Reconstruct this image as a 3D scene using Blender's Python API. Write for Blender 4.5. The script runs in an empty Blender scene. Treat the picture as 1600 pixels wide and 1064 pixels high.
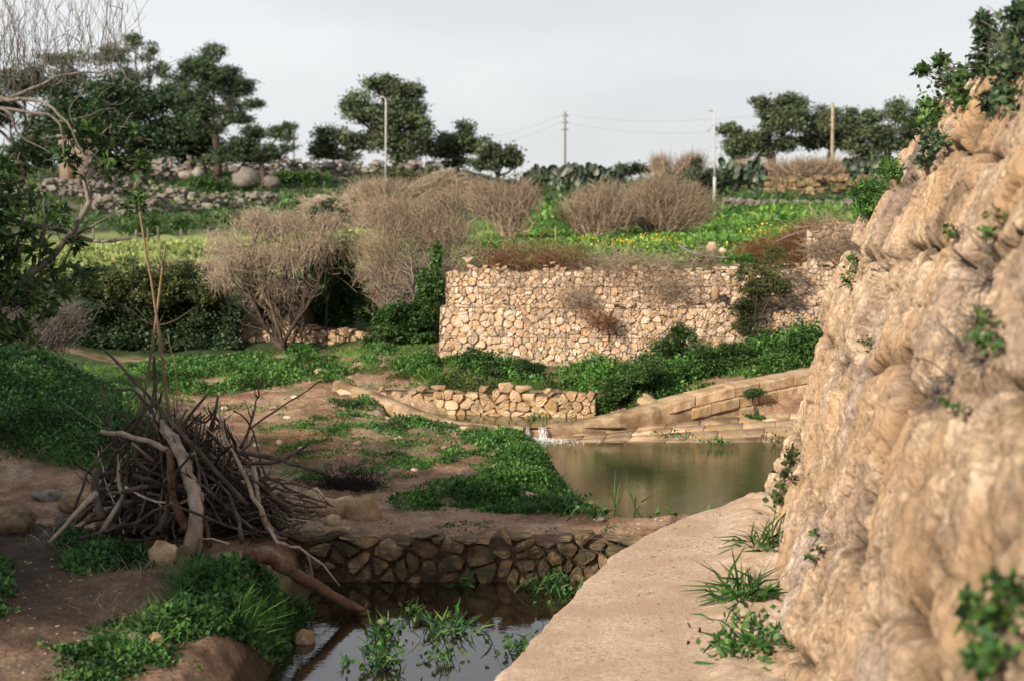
import bpy, math, random
import numpy as np
from mathutils import Vector
R = math.radians
rng = np.random.default_rng(7)
random.seed(7)
scn = bpy.context.scene
COL = scn.collection

# ------------------------------------------------------------ camera, sky, sun, exposure
F = 2000.0                      # focal length in photo pixels (photo 1600 wide)
CAMZ = 2.8
PITCH = math.atan(202 / F)
cam = bpy.data.cameras.new('camera')
cam.lens = 45; cam.sensor_width = 36; cam.clip_end = 4000; cam.clip_start = .05
cam.dof.use_dof = True; cam.dof.focus_distance = 12.5; cam.dof.aperture_fstop = 1.75
camo = bpy.data.objects.new('camera', cam); COL.objects.link(camo)
camo.location = (0, 0, CAMZ); camo.rotation_euler = (R(90) - PITCH, 0, 0)
scn.camera = camo

SUN = Vector((-.55, -.68, .48)).normalized()
world = bpy.data.worlds.new("World"); scn.world = world; world.use_nodes = True
wn, wl = world.node_tree.nodes, world.node_tree.links
bg = wn['Background']; bg.inputs[1].default_value = .1
sky = wn.new('ShaderNodeTexSky'); sky.sky_type = 'NISHITA'; sky.sun_disc = False
sky.sun_elevation = math.asin(SUN.z); sky.sun_rotation = math.atan2(SUN.x, SUN.y)
tc = wn.new('ShaderNodeTexCoord'); mp = wn.new('ShaderNodeMapping'); mp.inputs['Scale'].default_value = (1, 1, 3.2)
nz = wn.new('ShaderNodeTexNoise'); nz.inputs['Scale'].default_value = 1.9; nz.inputs['Detail'].default_value = 5
nz.inputs['Roughness'].default_value = .5
cr = wn.new('ShaderNodeValToRGB')
cr.color_ramp.elements[0].position = .34; cr.color_ramp.elements[0].color = (5.2, 5.35, 5.5, 1)
cr.color_ramp.elements[1].position = .66; cr.color_ramp.elements[1].color = (7.0, 7.05, 7.05, 1)
sep = wn.new('ShaderNodeSeparateXYZ')
hr = wn.new('ShaderNodeValToRGB'); hr.color_ramp.elements[0].position = 0; hr.color_ramp.elements[0].color = (1.05, 1.05, 1.05, 1)
hr.color_ramp.elements[1].position = .75; hr.color_ramp.elements[1].color = (.70, .72, .77, 1)
mul = wn.new('ShaderNodeMixRGB'); mul.blend_type = 'MULTIPLY'; mul.inputs[0].default_value = 1
mx = wn.new('ShaderNodeMixRGB'); mx.inputs[0].default_value = .9
wl.new(tc.outputs['Generated'], mp.inputs[0]); wl.new(mp.outputs[0], nz.inputs['Vector']); wl.new(nz.outputs[0], cr.inputs[0])
wl.new(tc.outputs['Generated'], sep.inputs[0]); wl.new(sep.outputs[2], hr.inputs[0])
wl.new(cr.outputs[0], mul.inputs[1]); wl.new(hr.outputs[0], mul.inputs[2])
wl.new(sky.outputs[0], mx.inputs[1]); wl.new(mul.outputs[0], mx.inputs[2]); wl.new(mx.outputs[0], bg.inputs[0])
sl = bpy.data.lights.new('sun', 'SUN'); sl.energy = 5.0; sl.angle = R(1.2); sl.color = (1, .86, .69)
so = bpy.data.objects.new('sun', sl); COL.objects.link(so)
so.rotation_euler = SUN.to_track_quat('Z', 'Y').to_euler(); so.location = (-20, -20, 20)
scn.view_settings.view_transform = 'Standard'; scn.view_settings.look = 'None'
scn.view_settings.exposure = .40; scn.view_settings.gamma = 1; scn.view_settings.use_curve_mapping = False
scn.render.engine = 'CYCLES'; scn.cycles.use_denoising = True
scn.cycles.max_bounces = 6; scn.cycles.diffuse_bounces = 2; scn.cycles.glossy_bounces = 3
scn.cycles.transmission_bounces = 3; scn.cycles.transparent_max_bounces = 4

# ------------------------------------------------------------ projection helpers
cth, sth = math.cos(PITCH), math.sin(PITCH)
def P(px, py, Y):
    a = (px - 800) / F; b = (532 - py) / F
    dy = cth + b * sth; dz = -sth + b * cth
    s = Y / dy
    return np.array([a * s, Y, CAMZ + dz * s])
def XZ(px, py, Y): return P(px, py, Y)
def S(n, Y): return n * Y / F

# ------------------------------------------------------------ noise
perm = np.random.default_rng(3).permutation(256); perm = np.concatenate([perm] * 3)
g3 = np.random.default_rng(4).normal(size=(256, 3)); g3 /= np.linalg.norm(g3, axis=1)[:, None]
def perlin(x, y, z=0.):
    x, y, z = np.broadcast_arrays(np.asarray(x, float), np.asarray(y, float), np.asarray(z, float))
    xi, yi, zi = np.floor(x).astype(int), np.floor(y).astype(int), np.floor(z).astype(int)
    xf, yf, zf = x - xi, y - yi, z - zi
    u, v, w = [t * t * t * (t * (t * 6 - 15) + 10) for t in (xf, yf, zf)]
    def g(i, j, k):
        h = perm[perm[perm[(xi + i) & 255] + ((yi + j) & 255)] + ((zi + k) & 255)]
        q = g3[h]; return q[..., 0] * (xf - i) + q[..., 1] * (yf - j) + q[..., 2] * (zf - k)
    l = lambda a, b, t: a + t * (b - a)
    return l(l(l(g(0,0,0), g(1,0,0), u), l(g(0,1,0), g(1,1,0), u), v), l(l(g(0,0,1), g(1,0,1), u), l(g(0,1,1), g(1,1,1), u), v), w)
def fbm(x, y, z=0., o=4):
    r = 0; a = 1
    for i in range(o):
        r = r + a * perlin(np.asarray(x) * 2 ** i + 7.3 * i, np.asarray(y) * 2 ** i, np.asarray(z) * 2 ** i); a *= .5
    return r
def sst(a, b, x):
    t = np.clip((x - a) / (b - a), 0, 1); return t * t * (3 - 2 * t)
def voro(p, seed=1):
    """F1, F2 and a cell value for points (N,3)"""
    c = np.floor(p).astype(int); N = len(p)
    f1 = np.full(N, 9.); f2 = np.full(N, 9.); cv = np.zeros(N)
    jt = np.random.default_rng(seed).random((256, 4))
    for i in (-1, 0, 1):
        for j in (-1, 0, 1):
            for k in (-1, 0, 1):
                q = c + (i, j, k)
                h = perm[perm[perm[q[:, 0] & 255] + (q[:, 1] & 255)] + (q[:, 2] & 255)]
                d = np.linalg.norm(q + jt[h, :3] - p, axis=1)
                m = d < f1
                f2 = np.where(m, f1, np.minimum(f2, d)); cv = np.where(m, jt[h, 3], cv); f1 = np.where(m, d, f1)
    return f1, f2, cv

def facet(p, size, seed):
    """broken-rock relief: every Voronoi cell is a tilted plane; returns relief (-1..1) and edge distance"""
    q = p / size; c = np.floor(q).astype(int); N = len(p); f1 = np.full(N, 9.); f2 = np.full(N, 9.); out = np.zeros(N)
    jt = np.random.default_rng(seed).random((256, 7))
    for i in (-1, 0, 1):
        for j in (-1, 0, 1):
            for k in (-1, 0, 1):
                g_ = c + (i, j, k); h = perm[perm[perm[g_[:, 0] & 255] + (g_[:, 1] & 255)] + (g_[:, 2] & 255)]
                v = q - (g_ + jt[h, :3]); d = np.linalg.norm(v, axis=1); m = d < f1
                val = (jt[h, 3] - .5) + ((jt[h, 4:7] - .5) * v).sum(1) * 1.7
                f2 = np.where(m, f1, np.minimum(f2, d)); out = np.where(m, val, out); f1 = np.where(m, d, f1)
    e = f2 - f1; return out * np.clip(e / .16, 0, 1) ** .8, e

# ------------------------------------------------------------ mesh helpers
def mesh_np(name, V, Fc, mat=None, smooth=False, attrs=None):
    V = np.asarray(V, np.float32); Fc = np.asarray(Fc, np.int32)
    me = bpy.data.meshes.new(name)
    n, k = Fc.shape
    me.vertices.add(len(V)); me.vertices.foreach_set('co', V.ravel())
    me.loops.add(n * k); me.loops.foreach_set('vertex_index', Fc.ravel())
    me.polygons.add(n); me.polygons.foreach_set('loop_start', np.arange(0, n * k, k, dtype=np.int32))
    me.polygons.foreach_set('loop_total', np.full(n, k, np.int32))
    if smooth: me.polygons.foreach_set('use_smooth', np.ones(n, bool))
    me.update(calc_edges=True)
    if attrs:
        for an, arr in attrs.items():
            at = me.color_attributes.new(an, 'FLOAT_COLOR', 'POINT')
            at.data.foreach_set('color', np.asarray(arr, np.float32).ravel())
    if mat: me.materials.append(mat)
    return me
def link(name, me, parent=None, loc=None):
    o = bpy.data.objects.new(name, me); COL.objects.link(o)
    if loc is not None: o.location = [float(a) for a in loc]
    if parent is not None: o.parent = parent
    return o
LABELS = {}
def tag(o, label, cat, group=None):
    if label in LABELS and not group: print('DUPLICATE LABEL', label)
    LABELS[label] = 1
    o['label'] = label; o['category'] = cat
    if group: o['group'] = group
    return o
def empty(name, loc, label, cat, group=None):
    o = bpy.data.objects.new(name, None); COL.objects.link(o); o.location = [float(a) for a in loc]
    o.empty_display_size = .2
    return tag(o, label, cat, group)
def part(name, V, Fc, mat, parent, smooth=False, kind=None):
    """V in world coordinates; parent is an unrotated Empty"""
    o = link(name, mesh_np(name, np.asarray(V) - np.array(parent.location), Fc, mat, smooth), parent)
    if kind: o['kind'] = kind
    return o
def single(name, V, Fc, mat, label=None, cat=None, group=None, smooth=False, kind=None):
    V = np.asarray(V); c = V.mean(0); c[2] = V[:, 2].min()
    o = link(name, mesh_np(name, V - c, Fc, mat, smooth), None, c)
    if label: tag(o, label, cat, group)
    if kind: o['kind'] = kind
    return o
class MB:
    def __init__(s): s.v = []; s.f = []; s.n = 0
    def add(s, V, Fc):
        V = np.asarray(V, float).reshape(-1, 3); Fc = np.asarray(Fc)
        if len(V) == 0: return s
        if Fc.shape[1] == 3: Fc = np.concatenate([Fc, Fc[:, 2:3]], 1) if False else Fc
        s.v.append(V); s.f.append(Fc + s.n); s.n += len(V); return s
    def get(s): return np.concatenate(s.v), np.concatenate(s.f)
def nrm(a): return a / (np.linalg.norm(a, axis=-1, keepdims=True) + 1e-9)
def tubes(Pt, Rd, sides=4):
    """Pt (N,K,3), Rd (N,K) -> quads"""
    Pt = np.asarray(Pt, float); Rd = np.asarray(Rd, float); N, K, _ = Pt.shape
    T = np.gradient(Pt, axis=1); T = nrm(T)
    ref = np.where(np.abs(T[:, :1, 2:3]) > .9, np.array([1., 0, 0]), np.array([0, 0, 1.]))
    ref = np.broadcast_to(ref, T.shape)
    A = nrm(np.cross(T, ref)); B = np.cross(T, A)
    an = np.arange(sides) * 2 * np.pi / sides
    V = Pt[:, :, None] + Rd[:, :, None, None] * (A[:, :, None] * np.cos(an)[:, None] + B[:, :, None] * np.sin(an)[:, None])
    idx = np.arange(N * K * sides).reshape(N, K, sides)
    a = idx[:, :-1]; b = idx[:, 1:]; a2 = np.roll(a, -1, 2); b2 = np.roll(b, -1, 2)
    return V.reshape(-1, 3), np.stack([a, a2, b2, b], -1).reshape(-1, 4)
def spline(pts, k):
    pts = np.asarray(pts, float); n = len(pts)
    if n == 2: return pts[0] + (pts[1] - pts[0]) * np.linspace(0, 1, k)[:, None]
    p = np.vstack([2 * pts[0] - pts[1], pts, 2 * pts[-1] - pts[-2]])
    out = []
    for t in np.linspace(0, n - 1 - 1e-6, k):
        i = int(t); u = t - i; a, b, c, d = p[i:i + 4]
        out.append(.5 * ((2 * b) + (-a + c) * u + (2 * a - 5 * b + 4 * c - d) * u * u + (-a + 3 * b - 3 * c + d) * u ** 3))
    return np.array(out)
def limb(pts, r0, r1, k=10, sides=7, rough=.0):
    p = spline(pts, k); L = np.linalg.norm(p[-1] - p[0])
    if rough:
        p = p + rng.normal(size=p.shape) * rough * L
    r = np.linspace(r0, r1, k)
    r = r * (1 + rng.normal(size=k) * .08)
    V, Fc = tubes(p[None], r[None], sides)
    # caps
    V = np.vstack([V, p[0], p[-1]]); n = len(V)
    e = np.arange(sides); c0 = np.stack([e, np.roll(e, -1), np.full(sides, n - 2), np.full(sides, n - 2)], 1)
    b = (k - 1) * sides
    return V, Fc, n, b, sides
def limb_mesh(pts, r0, r1, k=10, sides=7, rough=0.):
    V, Fc, n, b, s = limb(pts, r0, r1, k, sides, rough)
    # close ends by collapsing small caps: inner ring at the centre point
    V = np.asarray(V)
    ext0 = V[n - 2] + (V[:s] - V[n - 2]) * .05; ext1 = V[n - 1] + (V[b:b + s] - V[n - 1]) * .05
    V2 = np.vstack([V[:n - 2], ext0, ext1]); i0 = n - 2; i1 = i0 + s
    e = np.arange(s); q = np.roll(e, -1)
    F2 = np.vstack([Fc, np.stack([q, e, i0 + e, i0 + q], 1), np.stack([b + e, b + q, i1 + q, i1 + e], 1)])
    return V2, F2
def leaves(pos, dr, L, W, sag=.0):
    """rhombic leaves; pos (N,3) base, dr (N,3) unit, L/W arrays"""
    N = len(pos); L = np.broadcast_to(L, N)[:, None]; W = np.broadcast_to(W, N)[:, None]
    sd = nrm(np.cross(dr, rng.normal(size=(N, 3))))
    nn = np.cross(sd, dr)
    a = pos; c = pos + dr * L; c = c + np.array([0, 0, -1.]) * sag * L
    m = pos + dr * L * .5 + nn * L * .08
    V = np.stack([a, m + sd * W * .5, c, m - sd * W * .5], 1).reshape(-1, 3)
    return V, np.arange(4 * N).reshape(N, 4)
def rdir(n, up=0., flat=1.):
    d = rng.normal(size=(n, 3)); d[:, 2] *= flat; d = nrm(d); d[:, 2] += up; return nrm(d)
def crown_leaves(lobes, nclump, per, cr_, L, W, flat=.6, up=.25, shell=.55, clumpflat=.6):
    """lobes: list of (centre, (rx,ry,rz)) world"""
    vol = np.array([l[1][0] * l[1][2] for l in lobes]); pr = vol / vol.sum()
    li = rng.choice(len(lobes), nclump, p=pr)
    C = np.array([l[0] for l in lobes])[li]; Rr = np.array([l[1] for l in lobes])[li]
    d = nrm(rng.normal(size=(nclump, 3))); r = shell + (1 - shell) * rng.random(nclump) ** .6
    cc = C + d * r[:, None] * Rr
    sz = cr_ * (.5 + rng.random(nclump))
    p = np.repeat(cc, per, 0) + rng.normal(size=(nclump * per, 3)) * np.repeat(sz, per)[:, None] * np.array([1, 1, clumpflat]) * .55
    q = rdir(len(p), up, flat)
    return leaves(p, q, L * (.6 + .8 * rng.random(len(p))), W * (.6 + .8 * rng.random(len(p))))

# ------------------------------------------------------------ materials
def nodes(name):
    m = bpy.data.materials.new(name); m.use_nodes = True
    nt = m.node_tree; nt.nodes.clear(); return m, nt.nodes, nt.links
def ramp(n, cols, pos=None):
    r = n.new('ShaderNodeValToRGB'); e = r.color_ramp.elements
    pos = pos or [i / (len(cols) - 1) for i in range(len(cols))]
    while len(e) < len(cols): e.new(.5)
    for i, (c, p) in enumerate(zip(cols, pos)): e[i].position = p; e[i].color = (*c, 1)
    return r
def leaf_mat(name, cols, trans=.3, rough=.5, nscale=1.5):
    m, n, l = nodes(name)
    cols = list(cols) + [tuple(min(1, a * b) for a, b in zip(cols[-1], (1.6, 1.25, 1.3)))]
    g = n.new('ShaderNodeNewGeometry'); r = ramp(n, cols); l.new(g.outputs['Random Per Island'], r.inputs[0])
    nz = n.new('ShaderNodeTexNoise'); nz.inputs['Scale'].default_value = nscale
    tcn = n.new('ShaderNodeTexCoord'); l.new(tcn.outputs['Object'], nz.inputs['Vector'])
    mm = n.new('ShaderNodeMapRange'); mm.inputs[1].default_value = .3; mm.inputs[2].default_value = .7; mm.inputs[3].default_value = .42; mm.inputs[4].default_value = 1.6
    l.new(nz.outputs[0], mm.inputs[0])
    mu = n.new('ShaderNodeVectorMath'); mu.operation = 'SCALE'; l.new(r.outputs[0], mu.inputs[0]); l.new(mm.outputs[0], mu.inputs['Scale'])
    b = n.new('ShaderNodeBsdfPrincipled'); b.inputs['Roughness'].default_value = rough
    b.inputs['Specular IOR Level'].default_value = .3
    l.new(mu.outputs[0], b.inputs['Base Color'])
    t = n.new('ShaderNodeBsdfTranslucent'); l.new(mu.outputs[0], t.inputs[0])
    mixs = n.new('ShaderNodeMixShader'); mixs.inputs[0].default_value = trans
    o = n.new('ShaderNodeOutputMaterial'); l.new(b.outputs[0], mixs.inputs[1]); l.new(t.outputs[0], mixs.inputs[2]); l.new(mixs.outputs[0], o.inputs[0])
    return m
def rough_mat(name, cols, scale=6., detail=6, bump=.4, rough=.9, rnd=.5, bdist=.02, stretch=None, cols2=None, s2=1.2, bscale=None, attr=None, spec=.25, fine=.3, fscale=7.):
    """colour from noise plus a random offset per object and per island"""
    m, n, l = nodes(name)
    tcn = n.new('ShaderNodeTexCoord'); vec = tcn.outputs['Object']
    geo = n.new('ShaderNodeNewGeometry'); oi = n.new('ShaderNodeObjectInfo')
    ad = n.new('ShaderNodeVectorMath'); ad.operation = 'ADD'
    cmb = n.new('ShaderNodeMath'); cmb.operation = 'ADD'; l.new(oi.outputs['Random'], cmb.inputs[0]); l.new(geo.outputs['Random Per Island'], cmb.inputs[1])
    fr = n.new('ShaderNodeMath'); fr.operation = 'FRACT'; l.new(cmb.outputs[0], fr.inputs[0])
    sc2 = n.new('ShaderNodeMath'); sc2.operation = 'MULTIPLY'; sc2.inputs[1].default_value = 37.; l.new(fr.outputs[0], sc2.inputs[0])
    l.new(vec, ad.inputs[0]); l.new(sc2.outputs[0], ad.inputs[1]) if False else None
    cx = n.new('ShaderNodeCombineXYZ')
    if rnd: l.new(sc2.outputs[0], cx.inputs[0]); l.new(sc2.outputs[0], cx.inputs[1])
    l.new(cx.outputs[0], ad.inputs[1])
    mpn = n.new('ShaderNodeMapping'); l.new(ad.outputs[0], mpn.inputs[0])
    if stretch: mpn.inputs['Scale'].default_value = stretch
    nz = n.new('ShaderNodeTexNoise'); nz.inputs['Scale'].default_value = scale; nz.inputs['Detail'].default_value = detail; nz.inputs['Roughness'].default_value = .62
    l.new(mpn.outputs[0], nz.inputs['Vector'])
    r = ramp(n, cols, [.3 + .4 * i / (len(cols) - 1) for i in range(len(cols))])
    l.new(nz.outputs[0], r.inputs[0]); out = r.outputs[0]
    if rnd:
        mr = n.new('ShaderNodeMapRange'); mr.inputs[3].default_value = 1 - rnd; mr.inputs[4].default_value = 1 + rnd * .6; l.new(fr.outputs[0], mr.inputs[0])
        mu = n.new('ShaderNodeVectorMath'); mu.operation = 'SCALE'; l.new(out, mu.inputs[0]); l.new(mr.outputs[0], mu.inputs['Scale']); out = mu.outputs[0]
    if fine:
        nf = n.new('ShaderNodeTexNoise'); nf.inputs['Scale'].default_value = scale * fscale; nf.inputs['Detail'].default_value = 6; nf.inputs['Roughness'].default_value = .7
        l.new(mpn.outputs[0], nf.inputs['Vector'])
        mf = n.new('ShaderNodeMapRange'); mf.inputs[1].default_value = .32; mf.inputs[2].default_value = .68; mf.inputs[3].default_value = 1 - fine; mf.inputs[4].default_value = 1 + fine * .75; l.new(nf.outputs[0], mf.inputs[0])
        mg = n.new('ShaderNodeVectorMath'); mg.operation = 'SCALE'; l.new(out, mg.inputs[0]); l.new(mf.outputs[0], mg.inputs['Scale']); out = mg.outputs[0]
    if cols2:
        n2 = n.new('ShaderNodeTexNoise'); n2.inputs['Scale'].default_value = s2; n2.inputs['Detail'].default_value = 5; l.new(ad.outputs[0], n2.inputs['Vector'])
        r2 = ramp(n, [(0, 0, 0), (1, 1, 1)], [.45, .62]); l.new(n2.outputs[0], r2.inputs[0])
        mxn = n.new('ShaderNodeMixRGB'); l.new(r2.outputs[0], mxn.inputs[0]); l.new(out, mxn.inputs[1]); mxn.inputs[2].default_value = (*cols2, 1); out = mxn.outputs[0]
    if attr:
        at = n.new('ShaderNodeAttribute'); at.attribute_name = attr
        mu = n.new('ShaderNodeMixRGB'); mu.blend_type = 'MULTIPLY'; mu.inputs[0].default_value = 1; l.new(at.outputs['Color'], mu.inputs[1]); l.new(out, mu.inputs[2]); out = mu.outputs[0]
    b = n.new('ShaderNodeBsdfPrincipled'); b.inputs['Roughness'].default_value = rough; b.inputs['Specular IOR Level'].default_value = spec
    l.new(out, b.inputs['Base Color'])
    if bump:
        nb = n.new('ShaderNodeTexNoise'); nb.inputs['Scale'].default_value = bscale or scale * 4; nb.inputs['Detail'].default_value = 8; nb.inputs['Roughness'].default_value = .65
        l.new(mpn.outputs[0], nb.inputs['Vector'])
        bp = n.new('ShaderNodeBump'); bp.inputs['Strength'].default_value = bump; bp.inputs['Distance'].default_value = bdist
        l.new(nb.outputs[0], bp.inputs['Height']); l.new(bp.outputs[0], b.inputs['Normal'])
    o = n.new('ShaderNodeOutputMaterial'); l.new(b.outputs[0], o.inputs[0])
    return m
def water_mat(name, col, ior, bscale, bstr, stretch=(1, 3, 1), rough=.03):
    m, n, l = nodes(name)
    tcn = n.new('ShaderNodeTexCoord'); mpn = n.new('ShaderNodeMapping'); mpn.inputs['Scale'].default_value = stretch; l.new(tcn.outputs['Object'], mpn.inputs[0])
    nz = n.new('ShaderNodeTexNoise'); nz.inputs['Scale'].default_value = bscale; nz.inputs['Detail'].default_value = 3; l.new(mpn.outputs[0], nz.inputs['Vector'])
    n3 = n.new('ShaderNodeTexNoise'); n3.inputs['Scale'].default_value = 1.1; n3.inputs['Detail'].default_value = 3; l.new(tcn.outputs['Object'], n3.inputs['Vector'])
    mr = n.new('ShaderNodeMapRange'); mr.inputs[1].default_value = .35; mr.inputs[2].default_value = .65; mr.inputs[3].default_value = .35; mr.inputs[4].default_value = 1.
    l.new(n3.outputs[0], mr.inputs[0])
    st = n.new('ShaderNodeMath'); st.operation = 'MULTIPLY'; l.new(mr.outputs[0], st.inputs[0]); st.inputs[1].default_value = bstr
    bp = n.new('ShaderNodeBump'); bp.inputs['Distance'].default_value = .02; l.new(nz.outputs[0], bp.inputs['Height']); l.new(st.outputs[0], bp.inputs['Strength'])
    b = n.new('ShaderNodeBsdfPrincipled'); b.inputs['Base Color'].default_value = (*col, 1); b.inputs['Roughness'].default_value = rough
    b.inputs['IOR'].default_value = ior; l.new(bp.outputs[0], b.inputs['Normal'])
    o = n.new('ShaderNodeOutputMaterial'); l.new(b.outputs[0], o.inputs[0]); return m

M = {}
M['ground'] = rough_mat('ground', [(.62, .62, .62), (1, 1, 1), (1.35, 1.3, 1.25)], 5, 9, 1., .95, 0, .04, bscale=24, attr='cover', fine=.42, fscale=6)
M['path'] = rough_mat('path', [(.42, .31, .22), (.53, .405, .30), (.60, .475, .37)], 1.4, 10, .9, .9, 0, .018, cols2=(.44, .32, .22), s2=2.2, bscale=45, fine=.3, fscale=16)
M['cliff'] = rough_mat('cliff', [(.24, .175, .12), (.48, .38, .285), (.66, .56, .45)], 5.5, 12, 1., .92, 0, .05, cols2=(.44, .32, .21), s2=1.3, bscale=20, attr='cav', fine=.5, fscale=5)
M['stone_pale'] = rough_mat('stone_pale', [(.40, .29, .20), (.64, .51, .39), (.74, .63, .50)], 9, 6, .8, .9, .42, .02, cols2=(.52, .34, .20), s2=4)
M['stone_dark'] = rough_mat('stone_dark', [(.12, .08, .045), (.30, .20, .11), (.44, .32, .19)], 9, 6, .8, .85, .45, .02, cols2=(.10, .085, .05), s2=5)
M['stone_warm'] = rough_mat('stone_warm', [(.34, .24, .14), (.54, .39, .25), (.64, .49, .34)], 7, 6, .8, .9, .28, .02, cols2=(.34, .22, .11), s2=4)
M['stone_grey'] = rough_mat('stone_grey', [(.10, .09, .075), (.23, .205, .175), (.34, .31, .27)], 6, 6, .6, .9, .4, .03)
M['core'] = rough_mat('core', [(.10, .065, .04), (.19, .13, .08)], 8, 5, .5, .95, 0)
M['core_pale'] = rough_mat('core_pale', [(.20, .14, .09), (.34, .255, .175)], 9, 5, .5, .95, 0)
M['concrete'] = rough_mat('concrete', [(.22, .145, .085), (.38, .27, .17), (.46, .34, .23)], 4, 8, .6, .9, .1, .02, cols2=(.17, .11, .06), s2=3)
M['wood_dark'] = rough_mat('wood_dark', [(.035, .027, .021), (.095, .073, .057), (.20, .155, .12)], 9, 6, .8, .85, .5, .01, stretch=(1, 1, .35))
M['wood_pale'] = rough_mat('wood_pale', [(.26, .18, .13), (.48, .39, .31), (.64, .55, .46)], 12, 6, 1., .8, .2, .012, stretch=(1, 1, .15))
M['wood_red'] = rough_mat('wood_red', [(.07, .035, .02), (.19, .105, .065), (.28, .18, .12)], 13, 7, 1., .85, .1, .02)
M['cane'] = rough_mat('cane', [(.22, .14, .08), (.38, .26, .16)], 9, 4, .3, .7, .3)
M['bark'] = rough_mat('bark', [(.06, .045, .035), (.13, .10, .075)], 3, 6, .8, .9, .3, .05)
M['bark_grey'] = rough_mat('bark_grey', [(.13, .115, .10), (.24, .21, .185)], 6, 5, .5, .85, .3)
M['twig_straw'] = rough_mat('twig_straw', [(.32, .25, .18), (.60, .485, .365)], 2, 4, 0, .9, .45)
M['twig_brown'] = rough_mat('twig_brown', [(.26, .195, .14), (.50, .39, .285)], 2, 4, 0, .9, .45)
M['twig_red'] = rough_mat('twig_red', [(.17, .075, .04), (.27, .14, .08)], 2, 4, 0, .9, .45)
M['twig_dark'] = rough_mat('twig_dark', [(.03, .022, .02), (.06, .045, .04)], 3, 4, 0, .9, .4)
M['metal'] = rough_mat('metal', [(.42, .42, .41), (.5, .5, .49)], 4, 3, 0, .5, 0)
M['metal_dark'] = rough_mat('metal_dark', [(.12, .12, .12), (.18, .18, .18)], 4, 3, 0, .6, 0)
M['wire'] = rough_mat('wire', [(.07, .065, .06), (.12, .11, .10)], 4, 3, 0, .6, 0)
M['plastic_black'] = rough_mat('plastic_black', [(.008, .009, .015), (.02, .022, .035)], 7, 4, .4, .35, 0, spec=.5)
M['hose'] = rough_mat('hose', [(.16, .15, .14), (.24, .22, .2)], 3, 3, 0, .6, 0)
M['render'] = rough_mat('wall_render', [(.20, .155, .12), (.27, .215, .165)], 2, 5, .3, .9, 0)
M['lf_dark'] = leaf_mat('leaf_dark', [(.012, .030, .016), (.026, .058, .026), (.050, .09, .036)], .15, nscale=.5)
M['lf_pine'] = leaf_mat('leaf_pine', [(.018, .040, .022), (.038, .075, .036), (.07, .115, .05)], .15, nscale=.6)
M['lf_euc'] = leaf_mat('leaf_eucalyptus', [(.026, .048, .028), (.062, .10, .050), (.12, .165, .08)], .2, nscale=.5)
M['lf_shrub'] = leaf_mat('leaf_shrub', [(.011, .038, .014), (.032, .092, .024), (.085, .17, .042)], .3, nscale=2.)
M['lf_weed'] = leaf_mat('leaf_weed', [(.016, .065, .018), (.045, .145, .030), (.105, .235, .05)], .35, nscale=2.5)
M['lf_weed_dark'] = leaf_mat('leaf_weed_dark', [(.011, .048, .018), (.032, .110, .030), (.085, .19, .045)], .3, nscale=2.5)
M['lf_bright'] = leaf_mat('leaf_bright', [(.022, .085, .018), (.065, .18, .032), (.15, .29, .055)], .35, nscale=.6)
M['lf_field'] = leaf_mat('leaf_field', [(.11, .18, .05), (.20, .29, .08), (.30, .37, .13)], .3, nscale=.3)
M['lf_olive'] = leaf_mat('leaf_olive', [(.028, .052, .018), (.055, .082, .026), (.10, .125, .045)], .3, nscale=2)
M['lf_yellow'] = leaf_mat('petal_yellow', [(.55, .45, .04), (.7, .6, .08)], .3)
M['lf_cactus'] = leaf_mat('cactus_pad', [(.03, .06, .035), (.06, .10, .06), (.14, .18, .13)], .05, nscale=1)
M['water_pond'] = water_mat('water_pond', (.062, .066, .028), 1.70, 13, .13)
M['water_pool'] = water_mat('water_pool', (.018, .013, .007), 2.4, 9, .08, (1, 2.2, 1), .02)
def foam_mat():
    m, n, l = nodes('foam'); b = n.new('ShaderNodeBsdfPrincipled'); b.inputs['Base Color'].default_value = (.8, .82, .84, 1); b.inputs['Roughness'].default_value = .25
    b.inputs['Alpha'].default_value = .6
    o = n.new('ShaderNodeOutputMaterial'); l.new(b.outputs[0], o.inputs[0]); return m
M['foam'] = foam_mat()

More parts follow.
